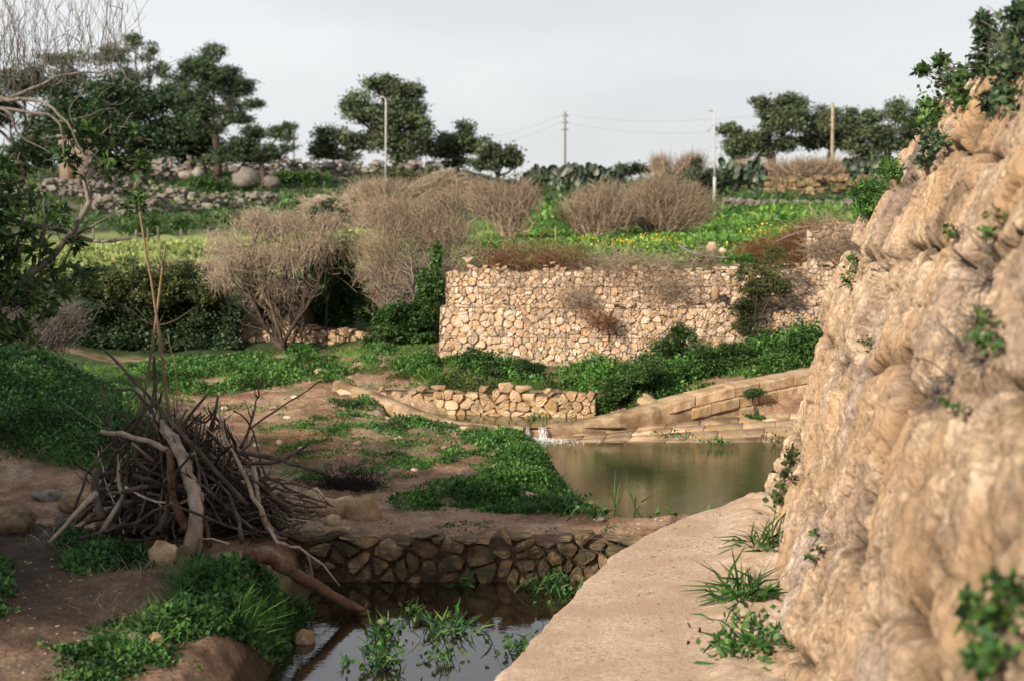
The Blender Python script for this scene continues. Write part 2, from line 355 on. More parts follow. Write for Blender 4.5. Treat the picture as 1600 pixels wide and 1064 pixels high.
# ------------------------------------------------------------ terrain
cpx = np.array([-1500, -200, 0, 180, 350, 500, 650, 720, 800, 1000, 1300, 3000.])
TAB = {
 -60: [1.5, .6, .4, .2, 0, 0, 0, 0, 0, 0, 0, 0],
 5:  [1.0, .4, .25, .1, 0, -.1, -.2, -.2, -.3, -.3, -.1, 0],
 7:  [.8, .3, .15, .05, 0, -.1, -.2, -.2, -.3, -.3, -.1, 0],
 9:  [.7, .25, .1, .05, .0, -.1, -.2, -.3, -.3, -.3, -.1, 0],
 10.5: [.8, .3, .1, .05, .03, .0, -.1, -.1, -.1, -.1, -.1, 0],
 12.2: [.9, .35, .12, .02, .0, .0, .0, .0, -.02, -.05, -.05, 0],
 13.2: [1.2, .7, .5, .10, .0, .0, .0, .0, -.02, -.1, -.1, 0],
 14.5: [1.5, 1.15, .95, .30, .02, .0, .0, .0, -.02, -.2, -.2, 0],
 16: [1.6, 1.3, 1.0, .35, .08, .04, .02, .0, -.04, -.25, -.2, 0],
 17.2: [1.4, 1.2, .8, .28, .14, .14, .02, -.05, -.1, -.25, -.15, .5],
 18.4: [1.2, 1.0, .6, .30, .22, .24, .20, .20, .20, .22, .5, 1],
 20: [1.2, .9, .6, .30, .28, .35, .50, .50, .45, .45, .8, 1.2],
 21.2: [1.3, 1.0, .7, .32, .32, .42, .62, .75, 1.95, 1.98, 2.0, 2.2],
 23: [1.4, 1.2, .9, .38, .45, .6, .95, 1.5, 1.98, 1.98, 2.0, 2.2],
 25.5: [1.5, 1.5, 1.4, .9, 1.0, 1.2, 1.5, 1.95, 2.0, 2.05, 2.1, 2.2],
 28: [1.6, 1.55, 1.5, 1.5, 1.5, 1.6, 1.8, 2.0, 2.05, 2.1, 2.15, 2.3],
 34: [1.6, 1.55, 1.5, 1.5, 1.55, 1.8, 2.05, 2.1, 2.15, 2.18, 2.2, 2.3],
 45: [1.7, 1.6, 1.55, 1.55, 1.6, 1.9, 2.2, 2.3, 2.35, 2.4, 2.4, 2.5],
 60: [2.3, 2.1, 2.0, 2.0, 2.1, 2.3, 2.5, 2.6, 2.65, 2.65, 2.65, 2.8],
 80: [3.3, 3.1, 3.0, 3.0, 3.1, 3.2, 3.2, 3.2, 3.2, 3.2, 3.2, 3.4],
 100: [5.2, 5.0, 4.9, 4.9, 5.0, 5.0, 4.6, 4.5, 4.4, 4.3, 4.8, 5.2],
 112: [6.8, 6.7, 6.6, 6.5, 6.5, 6.4, 6.3, 6.2, 5.4, 5.3, 6.8, 7],
 150: [7, 7, 7, 7, 7, 7, 7, 7, 6, 6, 7, 7],
 1600: [10] * 12}
TY = np.array(sorted(TAB)); TZ = np.array([TAB[y] for y in TY])
def rock_x(d, h=0.): return .02 + .19 * d + .40 * h
PATHL = [(-0.25, 5.5)] + [tuple(P(*q)[:2]) for q in [(780, 1064, 7.6), (850, 988, 8.5), (925, 905, 9.72), (965, 868, 10.4), (1012, 838, 11.0), (1062, 814, 11.55), (1120, 798, 11.95), (1185, 784, 12.35)]]
PL = np.array(PATHL)
def path_left(Y): return np.interp(Y, PL[:, 1], PL[:, 0])
def pool_left(Y): return np.interp(Y, [5, 7, 8.8, 9.6, 10.3, 10.95], [-1.9, -1.75, -1.72, -1.68, -1.72, -1.8])
def pond_left(Y): return np.interp(Y, [11.6, 12.0, 12.9, 14.2, 15.2, 16.2, 17], [.84, .78, .64, .50, .42, .30, -.1])
def pond_near(x): return np.interp(x, [.5, .8, 1.3, 1.75, 2.5, 3.2], [12.05, 11.78, 11.78, 12.0, 12.55, 12.8])
def zt(x, Y, noise=True):
    x, Y = np.broadcast_arrays(np.asarray(x, float), np.asarray(Y, float))
    px = 800 + F * x / np.maximum(Y, 6)
    ci = np.clip(np.searchsorted(cpx, px) - 1, 0, len(cpx) - 2); u = np.clip((px - cpx[ci]) / (cpx[ci + 1] - cpx[ci]), 0, 1)
    ri = np.clip(np.searchsorted(TY, Y) - 1, 0, len(TY) - 2); v = np.clip((Y - TY[ri]) / (TY[ri + 1] - TY[ri]), 0, 1)
    u = u * u * (3 - 2 * u); v2 = v * v * (3 - 2 * v) * .5 + v * .5
    z = (TZ[ri, ci] * (1 - u) + TZ[ri, ci + 1] * u) * (1 - v2) + (TZ[ri + 1, ci] * (1 - u) + TZ[ri + 1, ci + 1] * u) * v2
    # terrace behind the retaining wall: keep low until the wall line, high after
    yw = wall_y(x)
    inw = sst(-1.15, -.9, x) * (Y > 18) * (Y < 24)
    lowz = np.interp(px, [600, 700, 1000, 1300, 1600], [.5, .5, .42, .8, 1.])
    zz = np.where(Y < yw + .45, np.minimum(z, lowz + .03), np.where(Y < yw + .6, np.maximum(z, 1.85), np.maximum(z, 1.95)))
    z = z * (1 - inw) + zz * inw
    if noise:
        amp = np.interp(Y, [5, 15, 25, 60, 120], [.035, .05, .10, .25, .5])
        z = z + amp * fbm(x * .9, Y * .9, 3., 5) * sst(3, 7, Y) * 1.0
        z = z + .012 * fbm(x * 9, Y * 9, 5., 3) * (Y < 30)
        z = z + (.035 * fbm(x * 3.1, Y * 3.1, 8., 4) + .02 * fbm(x * 14, Y * 14, 2., 3)) * sst(6, 8, Y) * sst(26, 20, Y)
        m = sst(1.0, .2, np.abs(Y - 11.3) - .1) * (x > -2.6) * (x < 1.5)
        z = z * (1 - m * .65)
    # carve the waters
    e1 = np.minimum(x - pool_left(Y), 1e9); e1 = np.minimum(e1, path_left(Y) + .5 - x); e1 = np.minimum(e1, 10.95 - Y); e1 = np.where(Y > 3, e1, -1)
    z = z - sst(-.30, .35, e1) * (z + .8)
    e2 = np.minimum(x - pond_left(Y), Y - pond_near(x)); e2 = np.minimum(e2, 16.75 - Y + 0 * x); e2 = np.minimum(e2, 9 - x)
    z = z - sst(-.12, .22, e2) * (z + .65)
    e3 = np.minimum(np.minimum(x + 1.75, 1.35 - x), np.minimum(Y - 17.0, 18.1 - Y))
    z = z - sst(-.05, .12, e3) * (z + .25)
    # land behind the cliff
    rk = x - rock_x(Y, 3.2) - .6
    z = np.where((Y < 11.5) & (Y > -20), np.where(rk > 0, z + (3.35 - z) * sst(0, .5, rk), z), z)
    up = (x > path_left(Y) - .02) & (Y < 12.4) & (x < rock_x(Y, 0) + .6)
    z = np.where(up, np.minimum(z, -.1), z)
    return z
def wall_y(x): return np.interp(x, [-1.2, 0, 2, 5.5], [20.0, 19.75, 19.6, 20.25])
def ground_hit(px, py):
    """cast photo rays onto the terrain -> (N,3)"""
    px = np.atleast_1d(px).astype(float); py = np.atleast_1d(py).astype(float)
    Ys = np.concatenate([np.arange(6.5, 26, .12), np.geomspace(26, 160, 120)])
    a = (px - 800) / F; b = (532 - py) / F; dy = cth + b * sth; dz = (-sth + b * cth) / dy; dx = a / dy
    X = dx[:, None] * Ys; Zr = CAMZ + dz[:, None] * Ys
    Zt = zt(X, np.broadcast_to(Ys, X.shape), False)
    hit = Zr <= Zt; i = np.where(hit.any(1), hit.argmax(1), len(Ys) - 1)
    Y = Ys[i]; x = dx * Y
    return np.stack([x, Y, zt(x, Y)], 1)
def GP(px, py): return ground_hit([px], [py])[0]

ty = np.concatenate([np.linspace(-60, 5.5, 14), np.arange(5.9, 22, .055), np.geomspace(22, 125, 190), np.geomspace(128, 1600, 16)])
tt = np.concatenate([-np.geomspace(8, .52, 14), np.linspace(-.5, .5, 350), np.geomspace(.52, 8, 14)])
YY, TT = np.meshgrid(ty, tt, indexing='ij'); XX = TT * np.maximum(YY, 6)
ZZ = zt(XX, YY)
PX = 800 + F * XX / np.maximum(YY, 6)
n1 = fbm(XX * .8, YY * .8, 1.5, 4); n2 = fbm(XX * .15, YY * .15, 9.5, 4)
dirt = np.stack([.35 + 0 * XX, .225 + 0 * XX, .145 + 0 * XX], -1)
n3 = fbm(XX * 2.3, YY * 2.3, 21.5, 5); n4 = fbm(XX * 7, YY * 7, 2.5, 4)
mud = np.array([.11, .075, .05]); red = np.array([.24, .085, .04]); grn = np.array([.055, .10, .03]); fld = np.array([.24, .29, .11]); rockc = np.array([.26, .22, .17]); scrub = np.array([.06, .075, .035])
def lay(c, col, w): return c * (1 - w[..., None]) + col * w[..., None]
c = dirt
c = lay(c, np.array([.22, .13, .08]), sst(.0, .35, n3))
c = lay(c, np.array([.46, .34, .24]), sst(.12, .4, -n3 + .3 * n4) * .7)
c = lay(c, np.array([.09, .12, .045]), sst(.10, .35, n1 + .5 * n4) * (YY > 12) * (XX > -3.3) * .55)
c = lay(c, mud, sst(.15, .35, n1 + .25) * .6 * (YY < 11) )
c = lay(c, mud * .6, ((YY < 11) & (XX < -1)) * sst(-2.8, -3.6, XX))
c = lay(c, red, np.exp(-((PX - 460) / 70) ** 2 - ((YY - 15) / .9) ** 2) * .9)
c = lay(c, grn, sst(300, 170, PX + 90 * n1) * sst(12.6, 13.3, YY) * (YY < 21))
c = lay(c, grn * .7, sst(21, 22, YY) * 1.0)
c = lay(c, np.array([.05, .08, .03]), sst(19.2, 19.8, YY) * (PX > 600) * .7)
c = lay(c, np.array([.10, .18, .04]), sst(20.6, 21, YY) * (PX > 700))
c = lay(c, fld, sst(26.5, 28, YY) * (PX < 640))
c = lay(c, scrub, sst(48, 56, YY + 10 * n2) * .95)
c = lay(c, rockc, sst(70, 85, YY) * sst(.1, .3, n2 + .12 * n1) * .8)
c = lay(c, np.array([.09, .06, .035]), (ZZ < -.2) * 1.)
cov = np.concatenate([c, np.ones(c.shape[:2] + (1,))], -1)
nr, nc = XX.shape; idx = np.arange(nr * nc).reshape(nr, nc)
q = np.stack([idx[:-1, :-1], idx[:-1, 1:], idx[1:, 1:], idx[1:, :-1]], -1).reshape(-1, 4)
g = link('ground', mesh_np('ground', np.stack([XX, YY, ZZ], -1).reshape(-1, 3), q, M['ground'], True, {'cover': cov.reshape(-1, 4)}))
g['kind'] = 'structure'
def zs(p): return float(zt(p[0], p[1]))

def sheet(name, poly, z, mat, n=1):
    V = np.array([(x, y, z) for x, y in poly]); me = bpy.data.meshes.new(name)
    me.from_pydata([tuple(v) for v in V], [], [tuple(range(len(V)))]); me.materials.append(mat); me.update()
    o = link(name, me); o['kind'] = 'structure'; return o
WP, WQ, WU = -.42, -.20, -.078
sheet('stream_pool_water', [(-2.6, 2.5), (1.2, 2.5), (1.6, 10.0), (1.6, 11.0), (-2.3, 11.0)], WP, M['water_pool'])
sheet('pond_water', [(.3, 11.66), (9, 11.66), (9, 16.95), (-.3, 16.95), (-.3, 16.2), (.1, 13.4)], WQ, M['water_pond'])
sheet('upper_stream_water', [(-1.95, 16.9), (1.5, 16.9), (1.5, 18.2), (-1.95, 18.2)], WU, M['water_pond'])

# ------------------------------------------------------------ path: thick slab with a broken edge
def build_path():
    ys = np.concatenate([np.linspace(-6, 5.4, 30), np.arange(5.5, 12.36, .025)])
    us = np.concatenate([[0, 0], np.linspace(0, 1, 46)])
    V = []
    for y in ys:
        xl = float(path_left(y)) if y > 5.5 else -.25
        e = .045 * fbm(y * 2.2, 1.3, 0, 4) + .02 * fbm(y * 14, 5., 0, 2); xl += float(e)
        xr = rock_x(y) + .5
        for k, u in enumerate(us):
            x = xl + (xr - xl) * u
            if k == 0: V.append((xl + .03, y, -.75)); continue
            if k == 1: V.append((xl - .0 + .02 * math.sin(9 * y), y, -.04)); continue
            if k == 2: x += .03
            V.append((x, y, 0))
    V = np.array(V); top = V[:, 2] > -.01
    V[top, 2] += .005 * fbm(V[top, 0] * 3, V[top, 1] * 3, 2, 4) + .004 * fbm(V[top, 0] * 22, V[top, 1] * 22, 2, 2)
    # gravel rises towards the cliff foot
    V[top, 2] += .07 * sst(.35, .0, rock_x(V[top, 1]) - V[top, 0]) * (1 + fbm(V[top, 0] * 5, V[top, 1] * 5, 1, 3))
    n = len(us); m = len(ys); last = np.arange((m - 1) * n, m * n)
    # end wall
    V = np.vstack([V, V[last] * [1, 1, 0] + [0, .0, -.75]])
    idx = np.arange(m * n).reshape(m, n)
    q = np.stack([idx[:-1, :-1], idx[:-1, 1:], idx[1:, 1:], idx[1:, :-1]], -1).reshape(-1, 4)
    e = np.arange(n - 1); q2 = np.stack([last[0] + e, last[0] + e + 1, m * n + e + 1, m * n + e], 1)
    o = link('path', mesh_np('path', V, np.vstack([q, q2]), M['path'], True)); o['kind'] = 'structure'
build_path()

# ------------------------------------------------------------ cliff on the right
def build_cliff():
    nu, nv = 620, 460
    ub = np.linspace(0, 1, nu); vb = np.linspace(0, 1, nv)
    U, Vv = np.meshgrid(ub, vb, indexing='ij')
    # v: 0..0.8 the face, 0.8..1 over the top; u: 0..0.88 along, .88..1 round the far end
    HT = 3.72
    h = -.15 + np.clip(Vv / .82, 0, 1) * (HT + .15)
    over = np.clip((Vv - .82) / .18, 0, 1)
    dend = 12.62 - .13 * np.clip(h, 0, 9) ** 2
    dd = 1.2 + (np.clip(U / .9, 0, 1)) ** .62 * (dend - 1.2)
    rnd = np.clip((U - .9) / .1, 0, 1)
    x = rock_x(dd, h); y = dd.copy(); z = h.copy()
    # round the end: quarter turn to the right
    rr = .45
    y = y + rr * np.sin(rnd * 1.57) ; x = x + rr * (1 - np.cos(rnd * 1.57)) + np.clip(rnd - .75, 0, 1) * 8
    x = x + over * 2.2 ; z = z + .18 * np.sin(over * 3.0) - .2 * over ** 2
    p = np.stack([x, y, z], -1).reshape(-1, 3)
    # blocky displacement
    w = p + .35 * np.stack([fbm(p[:, 0] * .9, p[:, 1] * .9, p[:, 2] * .9 + s, 3) for s in (0, 17, 31)], -1)
    w = p + .11 * np.stack([fbm(p[:, 0] * 1.6, p[:, 1] * 1.6, p[:, 2] * 1.6 + s_, 4) for s_ in (0, 17, 31)], -1)
    # tall blocks with level courses
    hh = p[:, 2] + .06 * p[:, 1] + .30 * fbm(p[:, 1] * .55, p[:, 2] * .7, 21., 4) + .12 * np.sin(p[:, 2] * 2.3) + .05 * fbm(p[:, 1] * 4, p[:, 2] * 4, 22., 3); row = np.floor(hh / .74).astype(int); fz = hh / .74 - row
    hr = perm[row & 255] / 255.; wid = .75 + .5 * hr
    xx_ = (p[:, 1] + .35 * p[:, 2] + .12 * fbm(p[:, 1] * 1.1, p[:, 2] * 1.1, 23., 3) + .04 * fbm(p[:, 1] * 5, p[:, 2] * 5, 24., 3)) / wid + hr * 7; colb = np.floor(xx_).astype(int); fx = xx_ - colb
    hb = perm[(perm[row & 255] + colb) & 255] / 255.; hb2 = perm[(perm[row & 255] + colb * 3 + 11) & 255] / 255.
    e1_ = np.minimum(np.minimum(fz, 1 - fz) * .74, np.minimum(fx, 1 - fx) * wid); e1_ = e1_ + .03 * hb2
    A1 = ((hb - .5) * .9 + (hb2 - .5) * (fx - .5) * 1.2) * np.clip(e1_ / .10, 0, 1)
    A2, e2_ = facet(w * np.array([.7, 1.0, 1.3]) + 9.7, .42, 2)
    A3, e3_ = facet(w * np.array([1, 1.2, .8]) + 5.7, .16, 3)
    A4, e4_ = facet(p + 5.7, .07, 4)
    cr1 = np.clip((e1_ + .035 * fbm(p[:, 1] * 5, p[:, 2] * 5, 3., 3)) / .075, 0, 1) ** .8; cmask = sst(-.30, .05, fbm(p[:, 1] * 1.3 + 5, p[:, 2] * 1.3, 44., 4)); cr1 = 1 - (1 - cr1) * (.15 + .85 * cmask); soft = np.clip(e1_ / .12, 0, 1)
    part_on = sst(-.1, .2, fbm(p[:, 1] * .7 + 9, p[:, 2] * .7, 6., 3)); cr2 = 1 - (1 - np.clip(e2_ / .09, 0, 1)) * part_on
    sl = p[:, 1] - p[:, 2] * .20 + .12 * fbm(p[:, 1] * 1.5, p[:, 2] * 1.5, 11., 3)
    fl = 1 - np.abs(fbm(sl * 2.1, p[:, 2] * .22, 4., 3)) * 3.6
    lowm = sst(2.6, 1.0, p[:, 2]) * .8 + .1
    disp = .145 * cr1 + .02 * soft + .085 * A1 + .045 * A2 * (.5 + .5 * part_on) + .024 * A3 + .012 * A4 + .04 * cr2
    disp += -.05 * np.clip(fl, 0, 1) ** 3 * lowm
    disp -= .13 * sst(2.0, .6, p[:, 2])
    disp += .03 * fbm(p[:, 1] * .9, p[:, 2] * .9, p[:, 0], 3) + .012 * fbm(p[:, 1] * 9, p[:, 2] * 8, 1., 4) + .006 * fbm(p[:, 1] * 34, p[:, 2] * 30, 1., 2)
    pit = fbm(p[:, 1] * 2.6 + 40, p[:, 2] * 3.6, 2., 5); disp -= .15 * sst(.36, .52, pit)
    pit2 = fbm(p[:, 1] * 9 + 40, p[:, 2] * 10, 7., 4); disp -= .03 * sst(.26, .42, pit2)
    disp += .10 * np.exp(-((p[:, 2] - 2.3) / .9) ** 2) * (p[:, 1] > 9)
    disp -= .20
    N = nrm(np.array([-1, .19, .40])); nn = np.broadcast_to(N, p.shape).copy()
    er = rnd.reshape(-1)[:, None]; nn = nrm(nn * (1 - er) + np.array([-.2, 1, .1]) * er)
    ov = over.reshape(-1)[:, None]; nn = nrm(nn * (1 - ov) + np.array([-.1, 0, 1]) * ov)
    p = p + nn * disp[:, None]
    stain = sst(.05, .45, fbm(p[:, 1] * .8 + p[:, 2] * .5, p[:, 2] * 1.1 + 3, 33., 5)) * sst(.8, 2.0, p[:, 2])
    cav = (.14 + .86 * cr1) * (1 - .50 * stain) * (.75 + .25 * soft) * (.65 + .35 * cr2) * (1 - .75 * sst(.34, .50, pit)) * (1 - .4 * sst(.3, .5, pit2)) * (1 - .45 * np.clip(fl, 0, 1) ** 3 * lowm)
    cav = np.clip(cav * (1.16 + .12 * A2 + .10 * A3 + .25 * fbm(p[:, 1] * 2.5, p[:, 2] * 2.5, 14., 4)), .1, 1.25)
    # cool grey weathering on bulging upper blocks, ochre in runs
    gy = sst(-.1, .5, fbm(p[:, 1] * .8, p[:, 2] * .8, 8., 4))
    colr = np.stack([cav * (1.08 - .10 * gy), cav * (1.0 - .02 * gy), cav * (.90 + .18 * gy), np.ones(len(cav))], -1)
    idx = np.arange(nu * nv).reshape(nu, nv)
    q = np.stack([idx[:-1, :-1], idx[:-1, 1:], idx[1:, 1:], idx[1:, :-1]], -1).reshape(-1, 4)
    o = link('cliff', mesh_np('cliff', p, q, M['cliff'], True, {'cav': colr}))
    tag(o, 'tall tan limestone rock face with deep cracks rising beside the path', 'rock face')
    return p.reshape(nu, nv, 3)
CL = build_cliff()
def cliff_pt(px, py):
    """nearest cliff vertex to a photo pixel"""
    p = CL.reshape(-1, 3); dy = p[:, 1] * cth - (p[:, 2] - CAMZ) * sth
    sx = 800 + F * p[:, 0] / dy; sy = 532 - F * ((p[:, 2] - CAMZ) * cth + p[:, 1] * sth) / dy
    d = (sx - px) ** 2 + (sy - py) ** 2; m = d < max(d.min() * 1.5, 90)
    i = np.where(m)[0]; return p[i[np.argmin(p[i, 1])]]

# ------------------------------------------------------------ stone walls made of fitted stones
def clip(poly, a, b):
    """keep the side of the bisector nearer a"""
    m = (a + b) / 2; n = b - a; out = []
    d = (poly - m) @ n
    for i in range(len(poly)):
        j = (i + 1) % len(poly)
        if d[i] <= 0: out.append(poly[i])
        if (d[i] < 0) != (d[j] < 0) and abs(d[i] - d[j]) > 1e-12:
            out.append(poly[i] + (poly[j] - poly[i]) * d[i] / (d[i] - d[j]))
    return np.array(out) if out else np.zeros((0, 2))
def chaikin(p):
    q = np.roll(p, -1, 0); return np.stack([p * .90 + q * .10, p * .10 + q * .90], 1).reshape(-1, 2)
def resamp(p, n):
    q = np.vstack([p, p[:1]]); L = np.r_[0, np.cumsum(np.linalg.norm(np.diff(q, axis=0), axis=1))]
    t = np.linspace(0, L[-1], n + 1)[:-1]
    return np.stack([np.interp(t, L, q[:, 0]), np.interp(t, L, q[:, 1])], 1)
def stone_wall(root, ctl, zb, zt_, batter, sw, sh, mat, depth=.08, gap=.0015, jit=.32, vary=.35, name='stone', corem='core', thick=.45, maxn=300, top_j=.05, n=10, wire=None, skip=None):
    """ctl: polyline (x,y) of the wall foot, left to right; zb/zt_: functions of s in 0..1 -> z"""
    ctl = np.array(ctl, float); seg = np.linalg.norm(np.diff(ctl, axis=0), axis=1); Ls = np.r_[0, np.cumsum(seg)]; L = Ls[-1]
    def pos(s, h, out=0.):
        i = min(max(np.searchsorted(Ls, s) - 1, 0), len(seg) - 1)
        t = (s - Ls[i]) / seg[i]; b = ctl[i] + (ctl[i + 1] - ctl[i]) * t
        d = (ctl[i + 1] - ctl[i]) / seg[i]; nn = np.array([d[1], -d[0]])
        o = b + nn * (out - batter * (h - z0)); return np.array([o[0], o[1], h])
    z0 = min(zb(t) for t in np.linspace(0, 1, 9)); z1 = max(zt_(t) for t in np.linspace(0, 1, 9))
    seeds = []; z = z0 - sh * .5; row = 0
    while z < z1 + sh:
        hrow = sh * (1 + vary * (rng.random() - .5) * 1.2)
        s = -sw * rng.random()
        while s < L + sw:
            w = sw * (1 + vary * rng.normal() * .9); w = max(w, sw * .38)
            seeds.append((s + w / 2, z + hrow / 2 + rng.normal() * jit * sh * .5)); 
            if rng.random() < .3: seeds.append((s + w * rng.uniform(.7, 1.1), z + hrow * rng.uniform(-.2, .4)))
            if rng.random() < .18 and len(seeds) > 2: seeds.pop(-rng.integers(1, 3))
            s += w
        z += hrow; row += 1
    seeds = np.array(seeds); D = ((seeds[:, None] - seeds[None]) ** 2).sum(-1)
    items = []
    for i, sd in enumerate(seeds):
        if not (-sw < sd[0] < L + sw): continue
        nb = np.argsort(D[i])[1:15]
        poly = sd + np.array([(-1, -1), (1, -1), (1, 1), (-1, 1)]) * sw * 2.2
        for j in nb:
            poly = clip(poly, sd, seeds[j])
            if len(poly) < 3: break
        if len(poly) < 3: continue
        poly[:, 0] = np.clip(poly[:, 0], 0, L)
        c0 = poly.mean(0); tz = zt_(np.clip(c0[0] / L, 0, 1)) ; bz = zb(np.clip(c0[0] / L, 0, 1))
        poly[:, 1] = np.clip(poly[:, 1], bz - .02, tz + rng.normal() * top_j)
        ar = .5 * abs(np.dot(poly[:, 0], np.roll(poly[:, 1], -1)) - np.dot(poly[:, 1], np.roll(poly[:, 0], -1)))
        if ar < sw * sh * .12: continue
        c0 = poly.mean(0)
        if skip and skip(c0[0] / L, c0[1]): continue
        poly = resamp(chaikin(poly), n)
        r = np.linalg.norm(poly - c0, axis=1).mean(); k = max(.5, 1 - gap / r)
        poly = c0 + (poly - c0) * k * (1 + rng.normal(size=(n, 1)) * .05)
        pr = depth * (.55 + .6 * rng.random()); rows = []
        tl = rng.normal(size=2) * .25
        fr_ = rng.uniform(.82, .93)
        for f, o in ((.96, -.10), (1., pr * .45), (fr_, pr * .9), (.5, pr * 1.0)):
            pp = c0 + (poly - c0) * f
            rows += [pos(a, b, o + ((a - c0[0]) * tl[0] + (b - c0[1]) * tl[1]) * (f < .95) + rng.normal() * .006) for a, b in pp]
        rows.append(pos(c0[0], c0[1], pr * 1.05))
        e = np.arange(n); e2 = np.roll(e, -1)
        fs = [[k * n + a, k * n + b, (k + 1) * n + b, (k + 1) * n + a] for k in range(3) for a, b in zip(e, e2)]
        items.append((ar, np.array(rows), fs, [[3 * n + a, 3 * n + b, 4 * n] for a, b in zip(e, e2)]))
    items.sort(key=lambda t: -t[0])
    base = np.array(root.location)
    for ar, V, fq, ft in items[:maxn]:
        cc = V.mean(0); me = bpy.data.meshes.new(name)
        me.from_pydata([tuple(v) for v in V - cc], [], fq + ft); me.materials.append(M[mat]); me.update()
        link(name, me, root, cc - base)
    if items[maxn:]:
        vs = []; fs = []; k = 0
        for ar, V, fq, ft in items[maxn:]:
            vs += [tuple(v - base) for v in V]; fs += [[a + k for a in f] for f in fq + ft]; k += len(V)
        me = bpy.data.meshes.new('small_stones'); me.from_pydata(vs, [], fs); me.materials.append(M[mat]); me.update()
        o = link('small_stones', me, root); o['kind'] = 'stuff'
    # core behind
    K = 24; V = []
    for t in np.linspace(0, 1, K):
        s = t * L; a, b = zb(t) - .25, zt_(t) - .03
        V += [pos(s, a, -.02), pos(s, b, -.02), pos(s, b, -thick), pos(s, a, -thick)]
    q = []
    for i in range(K - 1):
        for j in range(4):
            a = i * 4 + j; b = i * 4 + (j + 1) % 4; q.append([a, b, b + 4, a + 4])
    q += [[0, 3, 2, 1], [K * 4 - 4, K * 4 - 3, K * 4 - 2, K * 4 - 1]]
    part('core', V, q, M[corem], root)
    if wire:
        step, zl = wire
        ps = []
        for s in np.arange(.02, L, step):
            t = s / L; ps.append([pos(s + rng.normal() * .01, zz, depth * 1.15) for zz in np.linspace(zb(t), zt_(t), 5)])
        for zz in zl:
            for s in np.arange(0, L - .3, .3): ps.append([pos(s + .3 * k / 4, zz, depth * 1.2) for k in range(5)])
        V, q = tubes(np.array(ps), np.full((len(ps), 5), .0035), 3); part('wire_mesh', V, q, M['wire'], root)
    return pos

# large retaining wall in two tiers
def wl(px, Y): return tuple(P(px, 400, Y)[:2])
rw = empty('retaining_wall', (1.9, 19.7, .4), 'long pale rubble retaining wall, the lower tier rising from green weeds', 'retaining wall')
stone_wall(rw, [wl(684, 20.0), wl(800, 19.75), wl(1000, 19.6), wl(1330, 20.2)], lambda t: np.interp(t, [0, .5, 1], [.42, .32, .62]), lambda t: 1.34, .16, .132, .094, 'stone_pale', .036, corem='core_pale', wire=(.5, [.85, 1.3]), jit=.5, vary=.6)
ur = empty('gabion_wall', (1.9, 20.0, 1.34), 'upper tier of small pale stones under the yellow flowered terrace', 'retaining wall')
stone_wall(ur, [wl(696, 20.12), wl(800, 19.98), wl(1000, 19.98), wl(1340, 20.55)], lambda t: 1.32, lambda t: 1.90 + .05 * math.sin(t * 23) * math.sin(t * 7 + 1) - .07 * (t < .05), .10, .112, .08, 'stone_pale', .032, corem='core_pale', wire=(.5, [1.62, 1.88]), jit=.5, vary=.6, thick=.35)
tr = empty('rubble_wall', P(1300, 415, 20.9), 'short rubble wall with dry stems at the right end of the terrace', 'stone wall')
stone_wall(tr, [wl(1262, 20.75), wl(1375, 20.9)], lambda t: 1.93, lambda t: 2.52 + .15 * t, .08, .16, .12, 'stone_pale', .06, jit=.6, vary=.6)
# retaining bits left of the ravine
lw = empty('stone_wall', P(415, 540, 22.6), 'pale stone wall end half hidden behind the straw coloured bare shrub', 'stone wall')
stone_wall(lw, [wl(366, 22.9), wl(470, 22.4)], lambda t: .30, lambda t: np.interp(t, [0, .25, .8, 1], [.95, 1.5, 1.62, 1.1]), .14, .17, .13, 'stone_pale', .07, jit=.5, vary=.6, thick=.7)
mw = empty('stone_wall', P(520, 540, 22.2), 'low broken stone wall running under the bushes in the gully', 'stone wall')
stone_wall(mw, [wl(468, 22.3), wl(570, 22.0)], lambda t: .35, lambda t: .82 - .1 * t, .10, .18, .14, 'stone_warm', .07, jit=.5, vary=.6)
# low wall behind the weir
bw = empty('low_stone_wall', P(760, 645, 17.95), 'low sunlit wall of squarish orange stones behind the weir', 'stone wall')
stone_wall(bw, [wl(590, 18.25), wl(760, 18.0), wl(932, 17.75)], lambda t: -.1, lambda t: np.interp(t, [0, .3, 1], [.235, .225, .26]), .05, .17, .15, 'stone_warm', .05, jit=.25, vary=.45, thick=.3)
# near gabion weir wall
nwall = empty('gabion_wall', (-.4, 10.95, -.4), 'low dark gabion wall of rounded stones holding back the earth above the pool', 'stone wall')
stone_wall(nwall, [wl(440, 11.02), wl(700, 10.98), wl(900, 10.95), wl(1035, 11.0)], lambda t: -.62, lambda t: -.03, .02, .215, .125, 'stone_dark', .085, gap=.012, jit=.5, vary=.7, wire=(.16, [-.3, -.12, -.02]), n=10, thick=.3)

